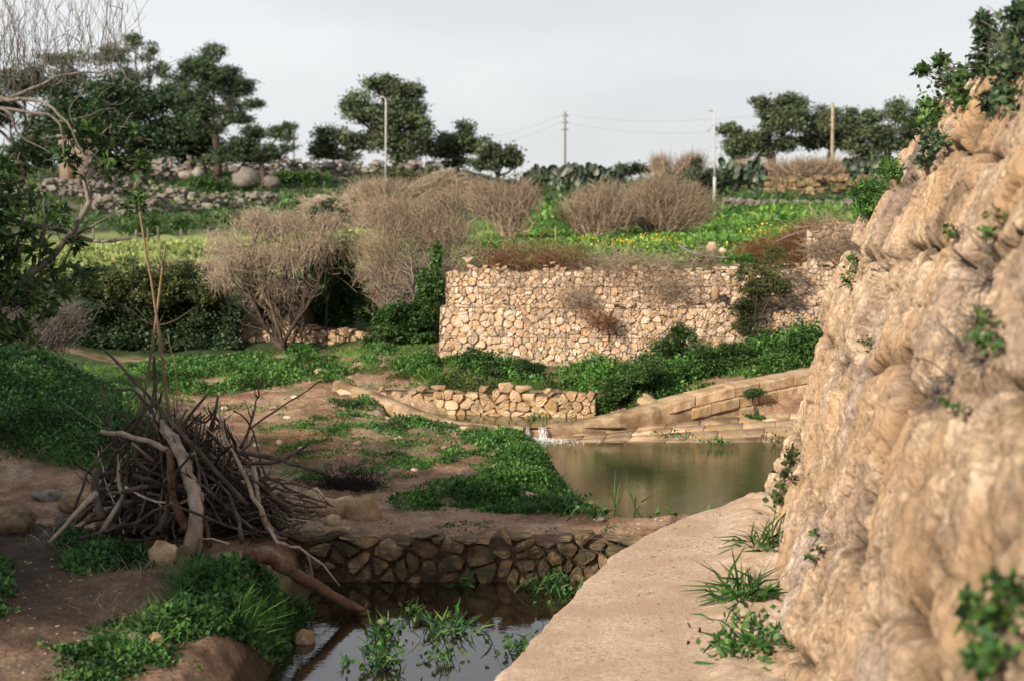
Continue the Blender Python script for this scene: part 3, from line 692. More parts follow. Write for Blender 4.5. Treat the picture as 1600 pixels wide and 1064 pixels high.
# ------------------------------------------------------------ weir with block courses
CR = [(520, 596, 18.3), (560, 610, 18.0), (610, 630, 17.5), (660, 648, 17.15), (720, 662, 16.95), (780, 668, 16.85), (815, 669, 16.85), (822, 673, 16.85), (856, 673, 16.85), (864, 669, 16.87), (900, 664, 16.9), (960, 652, 17.0), (1020, 638, 17.15), (1080, 622, 17.35), (1140, 607, 17.55), (1200, 596, 17.8), (1290, 579, 18.1), (1400, 560, 18.4)]
cr_p = np.array([P(*c) for c in CR])
def build_weir():
    root = empty('weir', cr_p[6] * [1, 1, 0] + [0, 0, -.3], 'curved masonry weir with a dipped crest between pond and upper stream', 'weir')
    C = spline(cr_p, 160); T = nrm(np.gradient(C, axis=0) * [1, 1, 0]); Nn = np.stack([-T[:, 1], T[:, 0], 0 * T[:, 0]], 1)
    prof = [(-.03, -.75), (-.01, -.06), (.0, -.02), (.03, .0), (.17, .012), (.34, .0), (.38, -.03), (.38, -.5)]
    V = []
    for i, c0 in enumerate(C):
        for k, (a, b) in enumerate(prof):
            a = a * (.55 + .45 * sst(.25, .6, i / 160)); j = .014 * float(fbm(i * .35, k * 1.7, 0, 3)); z = c0[2] + b + (j if k in (1, 2, 3, 4, 5) else 0)
            p_ = c0 + Nn[i] * (a + .02 * float(fbm(i * .3, k * 2.1, 7, 3))); V.append((p_[0], p_[1], z if k not in (0, 7) else -.6))
    n = len(prof); m = len(C); idx = np.arange(n * m).reshape(m, n)
    q = np.stack([idx[:-1, :-1], idx[1:, :-1], idx[1:, 1:], idx[:-1, 1:]], -1).reshape(-1, 4)
    part('crest', V, q, M['concrete'], root, True)
    # fitted blocks on the downstream face, right half
    L = np.r_[0, np.cumsum(np.linalg.norm(np.diff(C, axis=0), axis=1))]
    def at(s, dz, out):
        p_ = np.array([np.interp(s, L, C[:, k]) for k in range(3)]); nn = np.array([np.interp(s, L, Nn[:, k]) for k in range(3)])
        return p_ - nn * out + [0, 0, dz]
    s0 = np.interp(P(1045, 600, 17.2)[0], C[:, 0], L); s1 = L[-1]
    for course, (dz1, dz0, w) in enumerate(((.016, -.135, .50), (-.142, -.29, .36), (-.297, -.43, .42))):
        s = s0 + [0, .35, 1.1][course]
        while s < s1 - .1:
            ww = w * rng.uniform(.8, 1.25); e = min(s + ww, s1)
            o1 = (.034 if course == 0 else .04 + course * .02) + rng.uniform(-.006, .006); g_ = .007
            back = -.34 if course == 0 else 0.02
            ks = np.linspace(s + g_, e - g_, 5); V = []
            for t in ks:
                edge = .012 if t in (ks[0], ks[-1]) else 0
                for (dz, o) in ((dz0, back), (dz0, o1 - .012 - edge), (dz0 + .015, o1 - edge), (dz1 - .02, o1 - edge), (dz1, o1 - .02 - edge), (dz1, back)):
                    V.append(at(t, dz, o) + rng.normal(size=3) * .0035)
            k6 = np.arange(6); r6 = np.roll(k6, -1)
            q = [[i * 6 + a, i * 6 + b, i * 6 + 6 + b, i * 6 + 6 + a] for i in range(4) for a, b in zip(k6, r6)]
            fcs = q + [list(k6[::-1]), list(24 + k6)]
            V = np.array(V); cc = V.mean(0); me = bpy.data.meshes.new('block'); me.from_pydata([tuple(v) for v in V - cc], [], fcs); me.materials.append(M['stone_warm']); me.update()
            link('block', me, root, cc - np.array(root.location)); s = e
build_weir()
# apron slabs right of the fall
def build_apron():
    root = bpy.data.objects.new('stone_apron', None); COL.objects.link(root); root.location = (2.6, 17., -.1); root['kind'] = 'structure'
    def pt(u, v):   # u along, v down to the pond
        top = np.array([np.interp(u, [0, .35, 1], [.55, 1.9, 5.2]), np.interp(u, [0, .35, 1], [16.85, 17.15, 17.95]), np.interp(u, [0, .35, 1], [-.18, -.08, .08])])
        bot = np.array([np.interp(u, [0, .35, 1], [.45, 1.55, 5.0]), np.interp(u, [0, .35, 1], [16.25, 16.3, 16.35]), -.24])
        p_ = top + (bot - top) * v; return p_
    vs = [0, .2, .42, .68, 1.]
    for r in range(4):
        u = 0
        while u < .999:
            w = rng.uniform(.06, .13); e = min(1, u + w); g_ = .0012; gv = .007
            cs = [pt(u + g_ + rng.normal() * .001, vs[r] + gv), pt(e - g_, vs[r] + gv), pt(e - g_ + rng.normal() * .001, vs[r + 1] - gv), pt(u + g_, vs[r + 1] - gv)]
            lift = rng.uniform(0, .008) ; c0 = sum(cs) / 4
            V = [k + [0, 0, -.12] for k in cs] + [k + [0, 0, lift - .006] for k in cs] + [k + (c0 - k) * .03 + [0, 0, lift + rng.normal() * .002] for k in cs]
            q = [[0, 1, 5, 4], [1, 2, 6, 5], [2, 3, 7, 6], [3, 0, 4, 7], [4, 5, 9, 8], [5, 6, 10, 9], [6, 7, 11, 10], [7, 4, 8, 11], [8, 9, 10, 11]]
            V = np.array(V); cc = V.mean(0)
            link('slab', mesh_np('slab', V - cc, q, M['stone_warm' if u > .3 and rng.random() < .6 else 'concrete']), root, cc - np.array(root.location)); u = e
    K = 20; V = []
    for t in np.linspace(0, 1, K): V += [pt(t, -.1) + [0, 0, -.012], pt(t, 1.05) + [0, 0, -.009], pt(t, 1.05) + [0, 0, -.4]]
    q = [[i * 3 + j, i * 3 + j + 1, i * 3 + 4 + j, i * 3 + 3 + j] for i in range(K - 1) for j in range(2)]
    part('apron_bed', V, q, M['concrete'], root)
build_apron()
# water falling through the notch
def build_fall():
    root = empty('waterfall', (.33, 16.8, WQ), 'two thin white trickles falling over the dipped crest with foam below', 'waterfall')
    for px, w in ((825, .014), (846, .028), (852, .018)):
        c0 = P(px, 668, 16.83); V = []
        for k in range(9):
            t = k / 8; y = 16.98 - .16 * min(1, t * 2.5) - .05 * t; z = WU + .008 - .0 * t - max(0, t - .3) ** 1.4 * .38
            for s in np.linspace(-1, 1, 7): V.append((c0[0] + s * w * (1 + .5 * t) + .008 * math.sin(9 * s + 4 * t), y - .06 + .012 * math.sin(6 * s + k), max(z, WQ)))
        idx = np.arange(63).reshape(9, 7); q = np.stack([idx[:-1, :-1], idx[:-1, 1:], idx[1:, 1:], idx[1:, :-1]], -1).reshape(-1, 4)
        part('water_jet', V, q, M['foam'], root, True)
    n = 1500; a = rng.random(n) * 6.28; r = np.abs(rng.normal(size=n)) * .16
    p = np.stack([.42 + r * np.cos(a) * 2.3, 16.6 + r * np.sin(a) * 1.1, np.full(n, WQ) + .004 + .03 * rng.random(n) * np.exp(-r * 7)], 1)
    V, q = leaves(p, rdir(n, 0, .15), .012 + .02 * rng.random(n), .005 + .008 * rng.random(n)); part('foam', V, q, M['foam'], root, kind='stuff')
build_fall()

# ------------------------------------------------------------ rocks
def rock(px, py, w, hh, mat, label, dz=0, group=None, Y=None, yaw=0, name='rock', dep=.8, seed=None, sq=0.):
    c0 = GP(px, py) if Y is None else P(px, py, Y)
    rx = S(w, c0[1]) / 2; rz = S(hh, c0[1]) * .62; n = 12; m = 8
    rg = np.random.default_rng(seed or int(px * 7 + py))
    V = []
    o = rg.random(3) * 50
    for i in range(m + 1):
        th = math.pi * i / m
        for j in range(n):
            ph = 2 * math.pi * j / n; d = np.array([math.sin(th) * math.cos(ph), math.sin(th) * math.sin(ph), math.cos(th)])
            if sq: d = np.sign(d) * np.abs(d) ** (1 - sq); d = d
            k = 1 + .55 * float(perlin(*(d * 1.3 + o))) + .30 * float(perlin(*(d * 2.9 + o))) + .1 * float(perlin(*(d * 6 + o)))
            V.append(d * k * np.array([rx, rx * dep, rz]))
    V = np.array(V); cy, sy = math.cos(yaw), math.sin(yaw); V[:, :2] = V[:, :2] @ np.array([[cy, sy], [-sy, cy]])
    q = [[i * n + j, i * n + (j + 1) % n, (i + 1) * n + (j + 1) % n, (i + 1) * n + j] for i in range(m) for j in range(n)]
    ob = link(name, mesh_np(name, V, q, M[mat], True), None, c0 + [0, 0, rz * .45 + dz]); tag(ob, label, 'rock', group)
    return ob
rock(255, 884, 44, 40, 'stone_warm', 'angular tan boulder at the foot of the pale bleached trunk', seed=5)
rock(288, 886, 34, 32, 'stone_dark', 'smaller brown boulder touching the tan one below the stick pile', seed=6)
rock(475, 1008, 36, 30, 'stone_warm', 'round pale stone standing in the pool near the left bank', Y=9.35, seed=7)
rock(243, 1012, 26, 22, 'stone_warm', 'small orange stone lying in the weeds on the lower left bank', seed=8)
rock(213, 1016, 34, 20, 'stone_grey', 'flat greyish stone left of the small orange stone', seed=9)
rock(492, 806, 40, 48, 'stone_warm', 'upright rounded end of the yellow stone heap behind the stick pile', seed=10)
rock(530, 808, 72, 30, 'stone_warm', 'long smooth yellow block lying between two boulders', seed=11, dep=.45, sq=.3)
rock(566, 816, 56, 42, 'stone_warm', 'pale split boulder at the right end of the yellow stone heap', seed=12)
rock(520, 822, 26, 18, 'stone_warm', 'small round stone wedged under the long yellow block', seed=13)
rock(75, 782, 46, 18, 'stone_grey', 'pale flat stone on the shaded bank below the grassy mound', seed=14)
rock(120, 800, 60, 34, 'stone_dark', 'large dark stone half buried at the foot of the grassy mound', seed=15)
rock(215, 790, 50, 30, 'stone_dark', 'dark rounded stone at the left foot of the stick pile', seed=16)
rock(20, 830, 70, 36, 'stone_dark', 'dark boulder at the left edge beside the muddy track', seed=17)
rock(100, 818, 30, 14, 'stone_grey', 'small grey stone in the mud below the dark boulders', seed=18)
rock(823, 782, 40, 14, 'stone_pale', 'flat pale stone among weeds on the left shore of the pond', seed=19)
rock(757, 782, 24, 12, 'stone_pale', 'small pale stone left of the flat one on the pond shore', seed=20)
rock(937, 822, 22, 8, 'stone_grey', 'grey chip of stone on the earth strip beside the path', seed=21)
rock(502, 592, 26, 14, 'stone_pale', 'whitish stone on the earth bank below the green weeds', seed=22)
rock(545, 612, 44, 12, 'stone_pale', 'flat slab at the left beginning of the weir', seed=23)
rock(1112, 392, 18, 16, 'stone_pale', 'pale orange boulder on the terrace edge beside the hose', Y=21.0, seed=24)
rock(1130, 395, 14, 8, 'stone_pale', 'little stone right of the pale boulder on the terrace', Y=21.0, seed=25)
rock(1012, 640, 50, 26, 'stone_warm', 'crumbled reddish rubble lump under the shrubs above the weir', Y=17.9, seed=26)
rock(1392, 325, 20, 26, 'stone_pale', 'pale knob of stone on the shoulder of the rock face', Y=11.6, seed=27)
rock(1118, 465, 13, 20, 'stone_warm', 'upright orange stone standing on the ledge between the tiers', Y=19.95, seed=28, sq=.3)
for i, (a, b) in enumerate([(430, 640), (446, 655), (620, 690), (700, 700), (725, 672), (560, 700), (590, 742), (650, 735), (775, 700), (440, 690), (640, 662), (395, 700), (470, 706), (690, 640), (520, 745), (720, 745), (350, 640), (455, 625), (600, 655), (575, 790)]):
    rock(a + rng.uniform(-6, 6), b, rng.uniform(9, 17), rng.uniform(4, 8), 'stone_pale', 'small pale stone scattered on the bare earth left of the pond', group='small stones on the bare earth', seed=40 + i)

def in_poly(p, poly):
    poly = np.asarray(poly); x, y = p[:, 0], p[:, 1]; ins = np.zeros(len(p), bool); j = len(poly) - 1
    for i in range(len(poly)):
        xi, yi = poly[i]; xj, yj = poly[j]
        ins ^= ((yi > y) != (yj > y)) & (x < (xj - xi) * (y - yi) / (yj - yi + 1e-12) + xi); j = i
    return ins
def scatter(pxpoly, n, world=None):
    """points uniform over the ground area inside a polygon whose corners are photo positions"""
    W = np.array(world) if world is not None else ground_hit(*np.array(pxpoly, float).T)[:, :2]
    lo, hi = W.min(0), W.max(0); out = np.zeros((0, 2)); k = 0
    while len(out) < n and k < 60:
        q = lo + rng.random((n * 2, 2)) * (hi - lo); out = np.vstack([out, q[in_poly(q, W)]]); k += 1
    out = out[:n]; return np.column_stack([out, zt(out[:, 0], out[:, 1])])
pb = np.vstack([scatter([(165, 590), (520, 600), (850, 690), (830, 800), (480, 830), (220, 720)], 2600), scatter([(20, 880), (300, 870), (380, 900), (260, 1000), (120, 1064), (0, 1064)], 420), scatter(None, 500, [(-1.9, 11.1), (1.2, 11.1), (1.5, 11.75), (-1.9, 11.8)])])
def pebbles(p, size, mat, name):
    n = len(p); o = np.array([(0, 0, 1), (1, 0, 0), (0, 1, 0), (-1, 0, 0), (0, -1, 0)], float)
    s = size * (.3 + rng.random(n) ** 3 * 1.9); a = rng.random(n) * 6.28
    V = np.repeat(o[None], n, 0) * s[:, None, None] * (1 + .3 * rng.normal(size=(n, 5, 1))); V[..., 2] *= .5
    ca, sa = np.cos(a)[:, None], np.sin(a)[:, None]; x, y = V[..., 0] * ca - V[..., 1] * sa, V[..., 0] * sa + V[..., 1] * ca
    V = np.stack([x, y, V[..., 2]], -1) + p[:, None]; i = np.arange(n)[:, None, None] * 5
    f = i + np.array([(0, 1, 2), (0, 2, 3), (0, 3, 4), (0, 4, 1)])[None]
    o = link(name, mesh_np(name, V.reshape(-1, 3), f.reshape(-1, 3), M[mat])); o['kind'] = 'stuff'; return o
tag(pebbles(pb, .0095, 'stone_warm', 'pebbles'), 'loose pebbles and grit strewn over the bare earth', 'gravel')
pp = []
while len(pp) < 900:
    y = rng.uniform(6.5, 12.2); pl = float(path_left(y)); pr = rock_x(y); u = rng.random() ** (.5 if rng.random() < .6 else 1)
    pp.append((pl + .05 + (pr - pl - .05) * u, y, .004))
lt = np.array([(x_, y_, .008) for x_, y_, _ in pp[:420]]); V, q = leaves(lt, rdir(420, 0, .12), .012 + .012 * rng.random(420), .006); o = link('litter', mesh_np('litter', V, q, M['twig_red'])); o['kind'] = 'stuff'; tag(o, 'brown leaf litter scattered over the path', 'leaf litter')
tag(pebbles(np.array(pp), .007, 'stone_warm', 'grit'), 'fine crumbs of grit scattered on the pinkish path', 'gravel')

# ------------------------------------------------------------ ground vegetation
def edge_d(p, W):
    d = np.full(len(p), 1e9)
    for i in range(len(W)):
        a, b = W[i], W[(i + 1) % len(W)]; ab = b - a; t = np.clip(((p[:, :2] - a) @ ab) / (ab @ ab + 1e-9), 0, 1)
        d = np.minimum(d, np.linalg.norm(p[:, :2] - a - t[:, None] * ab, axis=1))
    return d
def carpet(name, label, pxpoly, n, hmax, L, W, mat, world=None, up=.5, thr=-.1, nsc=1.6, kind='stuff', flat=1, cat='weeds', extra=None, fade=.5):
    p = scatter(pxpoly, n, world); W2 = np.array(world) if world is not None else ground_hit(*np.array(pxpoly, float).T)[:, :2]
    ed = edge_d(p, W2); p = p[rng.random(len(p)) < .25 + .75 * sst(-.02, fade * .6, ed + fade * .25 * fbm(p[:, 0] * 3, p[:, 1] * 3, 1.7, 2))]
    hm = sst(thr, thr + .45, fbm(p[:, 0] * nsc, p[:, 1] * nsc, 4.4, 3)); keep = rng.random(len(p)) < .12 + .9 * hm
    keep &= hm > .02
    p = p[keep]; hm = hm[keep]
    if extra is not None: k2 = extra(p); p = p[k2]; hm = hm[k2]
    hm = hm * (.22 + .78 * sst(0, fade, edge_d(p, W2)))
    n = len(p); u = rng.random(n) ** .6
    p[:, 2] += u * hm * hmax * (.7 + .6 * rng.random(n)) - .01
    d = rdir(n, up, flat)
    V, q = leaves(p, d, L * (.5 + rng.random(n)), W * (.5 + rng.random(n)))
    o = link(name, mesh_np(name, V, q, M[mat])); o['kind'] = kind; tag(o, label, cat); return o
def grassy(name, label, pxpoly, n, h, mat, world=None, w=.006, thr=-.25, nsc=1.8, clump=.0, cat='grass'):
    p = scatter(pxpoly, n, world); hm = sst(thr, thr + .4, fbm(p[:, 0] * nsc, p[:, 1] * nsc, 14.4, 3)); k = rng.random(n) < hm; p = p[k]; hm = hm[k]
    d = rdir(len(p), 1.1, .5); V, q = leaves(p - [0, 0, .01], d, h * (.4 + .8 * rng.random(len(p))) * (.4 + .6 * hm), w, .15)
    o = link(name, mesh_np(name, V, q, M[mat])); o['kind'] = 'stuff'; tag(o, label, cat); return o
# mound on the left
mound = [(-7.5, 12.6), (-4.6, 12.75), (-3.8, 13.2), (-3.75, 14.6), (-4.5, 16), (-5.2, 17.2), (-6.5, 18), (-9, 18)]
carpet('mound_weeds', 'lush green weeds and clover covering the mound at left', None, 60000, .24, .045, .028, 'lf_weed_dark', world=mound, thr=-.5)
grassy('mound_grass', 'long grass blades growing through the weeds of the left mound', None, 42000, .24, 'lf_weed', world=mound, w=.007, thr=-.4)
carpet('bank_weeds', 'broad leaved dark green weeds on the near bank of the pool', [(300, 880), (380, 900), (440, 935), (500, 975), (480, 1010), (440, 1064), (150, 1064), (190, 1000), (260, 940), (300, 900)], 30000, .28, .046, .032, 'lf_weed_dark', thr=-.35, up=.3)
grassy('bank_grass', 'longer grass blades rising among the broad leaves of the near bank', [(300, 880), (440, 935), (500, 975), (440, 1064), (150, 1064), (190, 1000), (260, 940)], 5200, .34, 'lf_weed', w=.006, thr=-.1, nsc=2.6)
grassy('bank_straw', 'dry straw stalks among the weeds of the near bank and mound foot', [(60, 760), (240, 800), (300, 900), (440, 1000), (300, 1064), (150, 1000), (40, 900)], 1500, .22, 'twig_straw', w=.004, thr=-.2, nsc=2.)
grassy('earth_grass', 'short grass tufts spread over the bare earth', [(330, 620), (560, 640), (800, 700), (780, 780), (560, 780), (400, 720)], 5200, .09, 'lf_weed', w=.005, thr=.0, nsc=3.)
grassy('mound_straw', 'dry straw stalks and seed heads on the left mound', None, 3000, .34, 'twig_straw', world=[(-7.5, 12.6), (-4.6, 12.75), (-3.8, 13.2), (-3.75, 14.6), (-5.2, 17.2), (-9, 18)], w=.004, thr=-.1)
carpet('pile_weeds', 'green weeds in the shade under the stick pile', [(90, 830), (230, 850), (245, 890), (110, 905), (80, 870)], 7000, .14, .045, .03, 'lf_weed_dark', thr=-.4)
carpet('lip_weeds', 'low scattered weeds on the earthen lip at the lower left', [(60, 1000), (200, 960), (330, 1040), (300, 1100), (60, 1100)], 9000, .06, .035, .024, 'lf_weed_dark', thr=-.1, nsc=2.4)
carpet('edge_weeds', 'dark green weeds at the left edge beside the muddy track', [(-60, 860), (20, 880), (30, 960), (-60, 980)], 3500, .14, .05, .035, 'lf_weed_dark', thr=-.5)
carpet('pool_weeds', 'green weeds growing at the foot of the gabion wall', None, 10500, .16, .055, .026, 'lf_weed_dark', world=[(-1.7, 10.55), (-1.6, 10.9), (-1.1, 10.9), (-.9, 10.75), (-.1, 10.5), (.6, 10.45), (1.0, 10.88), (.95, 10.2), (.55, 9.85), (.15, 10.2), (-.5, 10.3), (-1.0, 10.55), (-1.45, 10.2)], thr=-.25, nsc=2.6, up=.7)
carpet('shore_weeds', 'dense bright green weeds on the left shore of the pond', None, 46000, .17, .042, .03, 'lf_weed', world=[(-.05, 16.6), (.22, 16.3), (.40, 15.2), (.52, 14.3), (.62, 13.5), (.74, 12.6), (.84, 11.85), (.3, 11.75), (-1.1, 11.85), (-1.3, 12.5), (-.5, 13.0), (-.25, 14.), (-.45, 15.0), (-.75, 16.1)], thr=-.32, nsc=1.9)
grassy('shore_grass', 'dark grass tufts along the left edge of the pond', None, 9000, .16, 'lf_weed_dark', world=[(.2, 15.5), (.45, 15.2), (.55, 14.3), (.62, 13.5), (.78, 12.6), (.86, 11.8), (-1.1, 11.8), (-1.1, 12.2), (.1, 12.9)], w=.008, thr=-.3)
carpet('earth_weeds', 'low green weeds dotted over the bare earth left of the pond', [(400, 660), (560, 640), (800, 700), (790, 740), (700, 770), (560, 770), (440, 760)], 42000, .06, .03, .02, 'lf_weed', thr=-.06, nsc=2.6)
carpet('strip_weeds', 'sparse tiny weeds along the earth strip above the gabion wall', None, 4500, .03, .025, .016, 'lf_weed_dark', world=[(-1.9, 11.1), (1.1, 11.1), (1.2, 11.6), (-1.9, 11.7)], thr=.05, nsc=3.)
carpet('track_weeds', 'small weeds between the stick pile and the yellow stones', [(330, 600), (560, 640), (600, 740), (480, 780), (400, 700), (300, 620)], 14000, .05, .028, .018, 'lf_weed', thr=.04, nsc=3.2)
carpet('rise_weeds', 'green weeds on the earth rise in front of the weir', [(490, 605), (580, 612), (700, 665), (760, 690), (700, 700), (610, 690), (530, 655)], 17000, .12, .04, .026, 'lf_weed_dark', thr=-.1, nsc=1.7)
carpet('gully_weeds', 'green weeds along the foot of the dark bushes in the gully', [(120, 575), (380, 555), (480, 545), (690, 545), (690, 600), (600, 612), (480, 600), (300, 625), (180, 600)], 42000, .16, .05, .032, 'lf_weed', thr=-.32, nsc=1.3)
carpet('foot_weeds', 'thick green weeds along the foot of the pale retaining wall', None, 50000, .30, .05, .033, 'lf_weed', world=[(-2.3, 20.3), (-2.2, 19.6), (-1.2, 18.9), (.0, 18.75), (1.3, 18.2), (1.5, 17.6), (2.4, 17.9), (3.6, 18.35), (4.8, 18.8), (5.6, 20), (2, 19.55), (0, 19.7), (-1.1, 20.0)], thr=-.36, nsc=1.2)
carpet('wall_shrub_cover', 'dark green bramble mass against the right part of the retaining wall', None, 40000, .42, .05, .036, 'lf_shrub', world=[(1.4, 18.4), (1.7, 17.75), (3.6, 18.35), (4.8, 18.8), (5.6, 20.1), (2, 19.6), (1.2, 19.6)], thr=-.22, nsc=1.0)
grassy('gully_grass', 'grass blades among the weeds in the gully', [(120, 575), (380, 555), (480, 545), (690, 545), (690, 600), (600, 612), (480, 600), (300, 625), (180, 600)], 14000, .16, 'lf_bright', w=.007, thr=-.2)
grassy('foot_grass', 'pale grass blades among the weeds below the retaining wall', None, 16000, .24, 'lf_bright', world=[(-2.3, 20.3), (-2.2, 19.2), (-1.2, 18.6), (.0, 18.5), (1.3, 18.15), (3.6, 18.5), (5.6, 19.5), (2, 19.55), (-1.1, 20.0)], w=.007, thr=-.1)
carpet('slope_weeds', 'weeds and creepers on the bare earth slope below the wall', None, 22000, .10, .035, .024, 'lf_olive', world=[(-2.6, 19.6), (-1.2, 18.4), (1.3, 18.1), (1.4, 18.8), (-1, 19.8)], thr=-.05, nsc=1.8)
carpet('rill_weeds', 'dark weeds in the hollow between the mound and the bare earth', [(120, 590), (200, 600), (330, 605), (360, 640), (300, 650), (200, 640)], 9000, .09, .035, .024, 'lf_weed', thr=-.05, nsc=1.8)
grassy('upper_stream_grass', 'rushes and grass standing in the upper stream behind the weir', None, 5200, .19, 'lf_olive', world=[(-1.5, 17.35), (.9, 17.35), (1.0, 17.6), (-1.6, 17.75)], w=.008, thr=-.05, nsc=2.6)
carpet('crest_weeds', 'green tufts growing on the apron and weir blocks', None, 9000, .07, .035, .02, 'lf_weed', world=[(.9, 16.4), (5, 16.5), (5, 17.2), (.9, 16.9)], thr=.16, nsc=2.2)
# terrace field
tf = [(-.9, 20.65), (5.6, 20.9), (14, 24), (20, 42), (-1.0, 42), (-1.4, 25)]
carpet('terrace_weeds', 'bright green weeds growing on the terrace above the wall', None, 95000, .13, .075, .05, 'lf_bright', world=tf, thr=-.5, nsc=.7)
carpet('terrace_flowers', 'yellow wild flowers on the terrace in front of the bare shrubs', None, 8000, .28, .04, .04, 'lf_yellow', world=[(.5, 23), (7.5, 23.5), (10, 30), (1.5, 30)], thr=-.05, nsc=.5, cat='flowers')
carpet('far_field_weeds', 'green weeds in the far part of the terraced field at right', None, 26000, .25, .25, .13, 'lf_bright', world=[(0, 42), (20, 42), (30, 74), (0, 70)], thr=-.3, nsc=.2)
carpet('left_field_grass', 'pale yellow green grass of the field at left', None, 42000, .14, .16, .09, 'lf_field', world=[(-13, 27), (-4.5, 27.5), (-5, 44), (-24, 46)], thr=-.6, nsc=.3)
carpet('hill_scrub', 'low dark green scrub between stones on the hillside', None, 80000, .7, .24, .16, 'lf_shrub', world=[(-60, 66), (-24, 50), (0, 60), (28, 80), (60, 84), (66, 112), (-60, 112)], thr=-.22, nsc=.2)
carpet('ledge_weeds', 'bright green tufts along the ledge between the two wall tiers', None, 4200, .1, .035, .024, 'lf_bright', world=[(2.5, 19.85), (5.5, 20.35), (5.5, 20.5), (2.5, 20.0)], thr=-.2, nsc=2.)
def lift(o, z): pass
def brush_patch(name, label, pts, n, L, mat, r=.003, spread=.25, cat='dry brush', group=None, z=None, up=.2):
    """tangle of thin dry stems around photo points (px,py,Y,radius px)"""
    P3 = []
    for (a, b, Y, rad) in pts:
        c0 = P(a, b, Y); k = max(1, n // len(pts)); rr = S(rad, Y)
        s = c0 + rng.normal(size=(k, 3)) * rr * np.array([.6, .35, .38]); d = rdir(k, up, .8)
        b1 = s + d * L * .5 + rng.normal(size=(k, 3)) * L * .12; e = b1 + nrm(d + rng.normal(size=(k, 3)) * .5) * L * .5
        P3.append(np.stack([s, b1, e], 1))
    P3 = np.concatenate(P3); Rd = np.broadcast_to(np.array([r, r * .8, r * .4]), (len(P3), 3))
    V, q = tubes(P3, Rd, 3); return single(name, V, q, M[mat], label, cat, group)

# ------------------------------------------------------------ shrubs and trees
def lob(l, Y, dep=.8): return [(P(a, b, Y), (S(rx, Y), S((rx + ry) / 2, Y) * dep, S(ry, Y))) for a, b, rx, ry in l]
def sublobes(W3, k=5, f=.5, sp=.72):
    """split each lobe into uneven smaller ones so the outline stays ragged"""
    out = []
    for c, r in W3:
        r = np.array(r)
        for _ in range(k):
            q = f * rng.uniform(.65, 1.35); out.append((c + nrm(rng.normal(size=3)) * rng.uniform(.3, 1.) * r * sp, tuple(r * q * np.array([rng.uniform(.8, 1.5), 1, rng.uniform(.6, 1.05)]))))
    return out
def tree(name, label, cat, lobes, Y, base, mat, nclump, per, cl, L, W, bark='bark', r0=.25, group=None, flat=.6, up=.2, shell=.5, cf=.6, forks=None, dep=.8, dens=1.15, sub=.40, fat=1.06):
    b0 = P(base[0], base[1], Y); zg = zs(b0); b0[2] = zg - .1
    root = empty(name, b0 + [0, 0, .1], label, cat, group)
    W3 = lob([(a_, b_, c_ * fat, d_ * fat) for a_, b_, c_, d_ in lobes], Y, dep)
    V, q = crown_leaves(sublobes(W3, 7, sub, 1.02), int(nclump * dens * 1.45), per, cl * .6, L * .62, W * .62, flat, up, shell, cf); part('crown', V, q, M[mat], root)
    top = np.mean([c for c, _ in W3], 0); mb = MB()
    fk = P(*forks, Y) if forks else b0 + (top - b0) * .45
    V, q = limb_mesh([b0, b0 + (fk - b0) * .5 + rng.normal(size=3) * r0 * .6, fk], r0, r0 * .7, 8, 8); mb.add(V, q)
    for c, rr in W3:
        t = c + rng.normal(size=3) * .2 * np.array(rr); mid = fk + (t - fk) * .5 + np.array([0, 0, -.06]) * np.linalg.norm(t - fk) + rng.normal(size=3) * .06 * np.linalg.norm(t - fk)
        V, q = limb_mesh([fk, mid, t], r0 * .42, r0 * .1, 7, 5, .01); mb.add(V, q)
        for _ in range(4):
            t2 = c + nrm(rng.normal(size=3)) * np.array(rr) * .85; s = mid + (t - mid) * rng.random()
            V, q = limb_mesh([s, (s + t2) / 2 + rng.normal(size=3) * .04 * np.linalg.norm(t2 - s), t2], r0 * .16, r0 * .04, 5, 4); mb.add(V, q)
    V, q = mb.get(); part('trunk', V, q, M[bark], root, True); return root
tree('tree', 'big dark rounded evergreen on the left skyline, darkest of the hill trees', 'tree', [(200, 150, 66, 42), (258, 190, 62, 48), (150, 190, 58, 45), (230, 232, 88, 32), (300, 228, 38, 32), (115, 165, 48, 40), (60, 225, 60, 30), (130, 235, 60, 25)], 96, (220, 262), 'lf_dark', 1500, 16, 1.0, .42, .26, r0=.5, shell=.35)
tree('tree', 'dark evergreen filling the gap between the big rounded tree and the tall pine', 'tree', [(285, 215, 40, 45), (300, 240, 40, 25), (265, 160, 30, 30)], 99, (290, 265), 'lf_dark', 420, 16, .9, .42, .24, r0=.3)
tree('eucalyptus_tree', 'thin airy eucalyptus rising behind the big dark evergreen', 'tree', [(150, 93, 40, 13), (208, 64, 20, 11), (233, 82, 16, 13), (183, 78, 22, 9), (245, 108, 22, 12), (112, 118, 34, 16), (265, 120, 18, 10), (210, 115, 26, 10), (90, 95, 25, 12)], 104, (215, 255), 'lf_euc', 340, 14, .62, .38, .2, r0=.35, forks=(210, 170), bark='bark_grey')
tree('tree', 'dark tree at the left edge behind the bare branches', 'tree', [(20, 125, 45, 24), (60, 150, 35, 28), (10, 175, 40, 35), (62, 205, 34, 25), (-50, 160, 50, 45), (95, 160, 30, 28)], 98, (30, 262), 'lf_pine', 560, 16, .9, .42, .24, r0=.4)
tree('pine_tree', 'tall open pine with layered crown left of centre', 'pine', [(325, 105, 33, 22), (345, 122, 28, 18), (374, 135, 27, 20), (342, 152, 36, 18), (298, 128, 20, 22), (385, 160, 20, 14), (352, 176, 34, 13), (308, 165, 18, 16), (372, 190, 26, 9), (325, 205, 22, 10), (303, 190, 17, 14)], 92, (338, 262), 'lf_pine', 900, 15, .55, .38, .12, forks=(336, 205), r0=.34, cf=.6, up=.6)
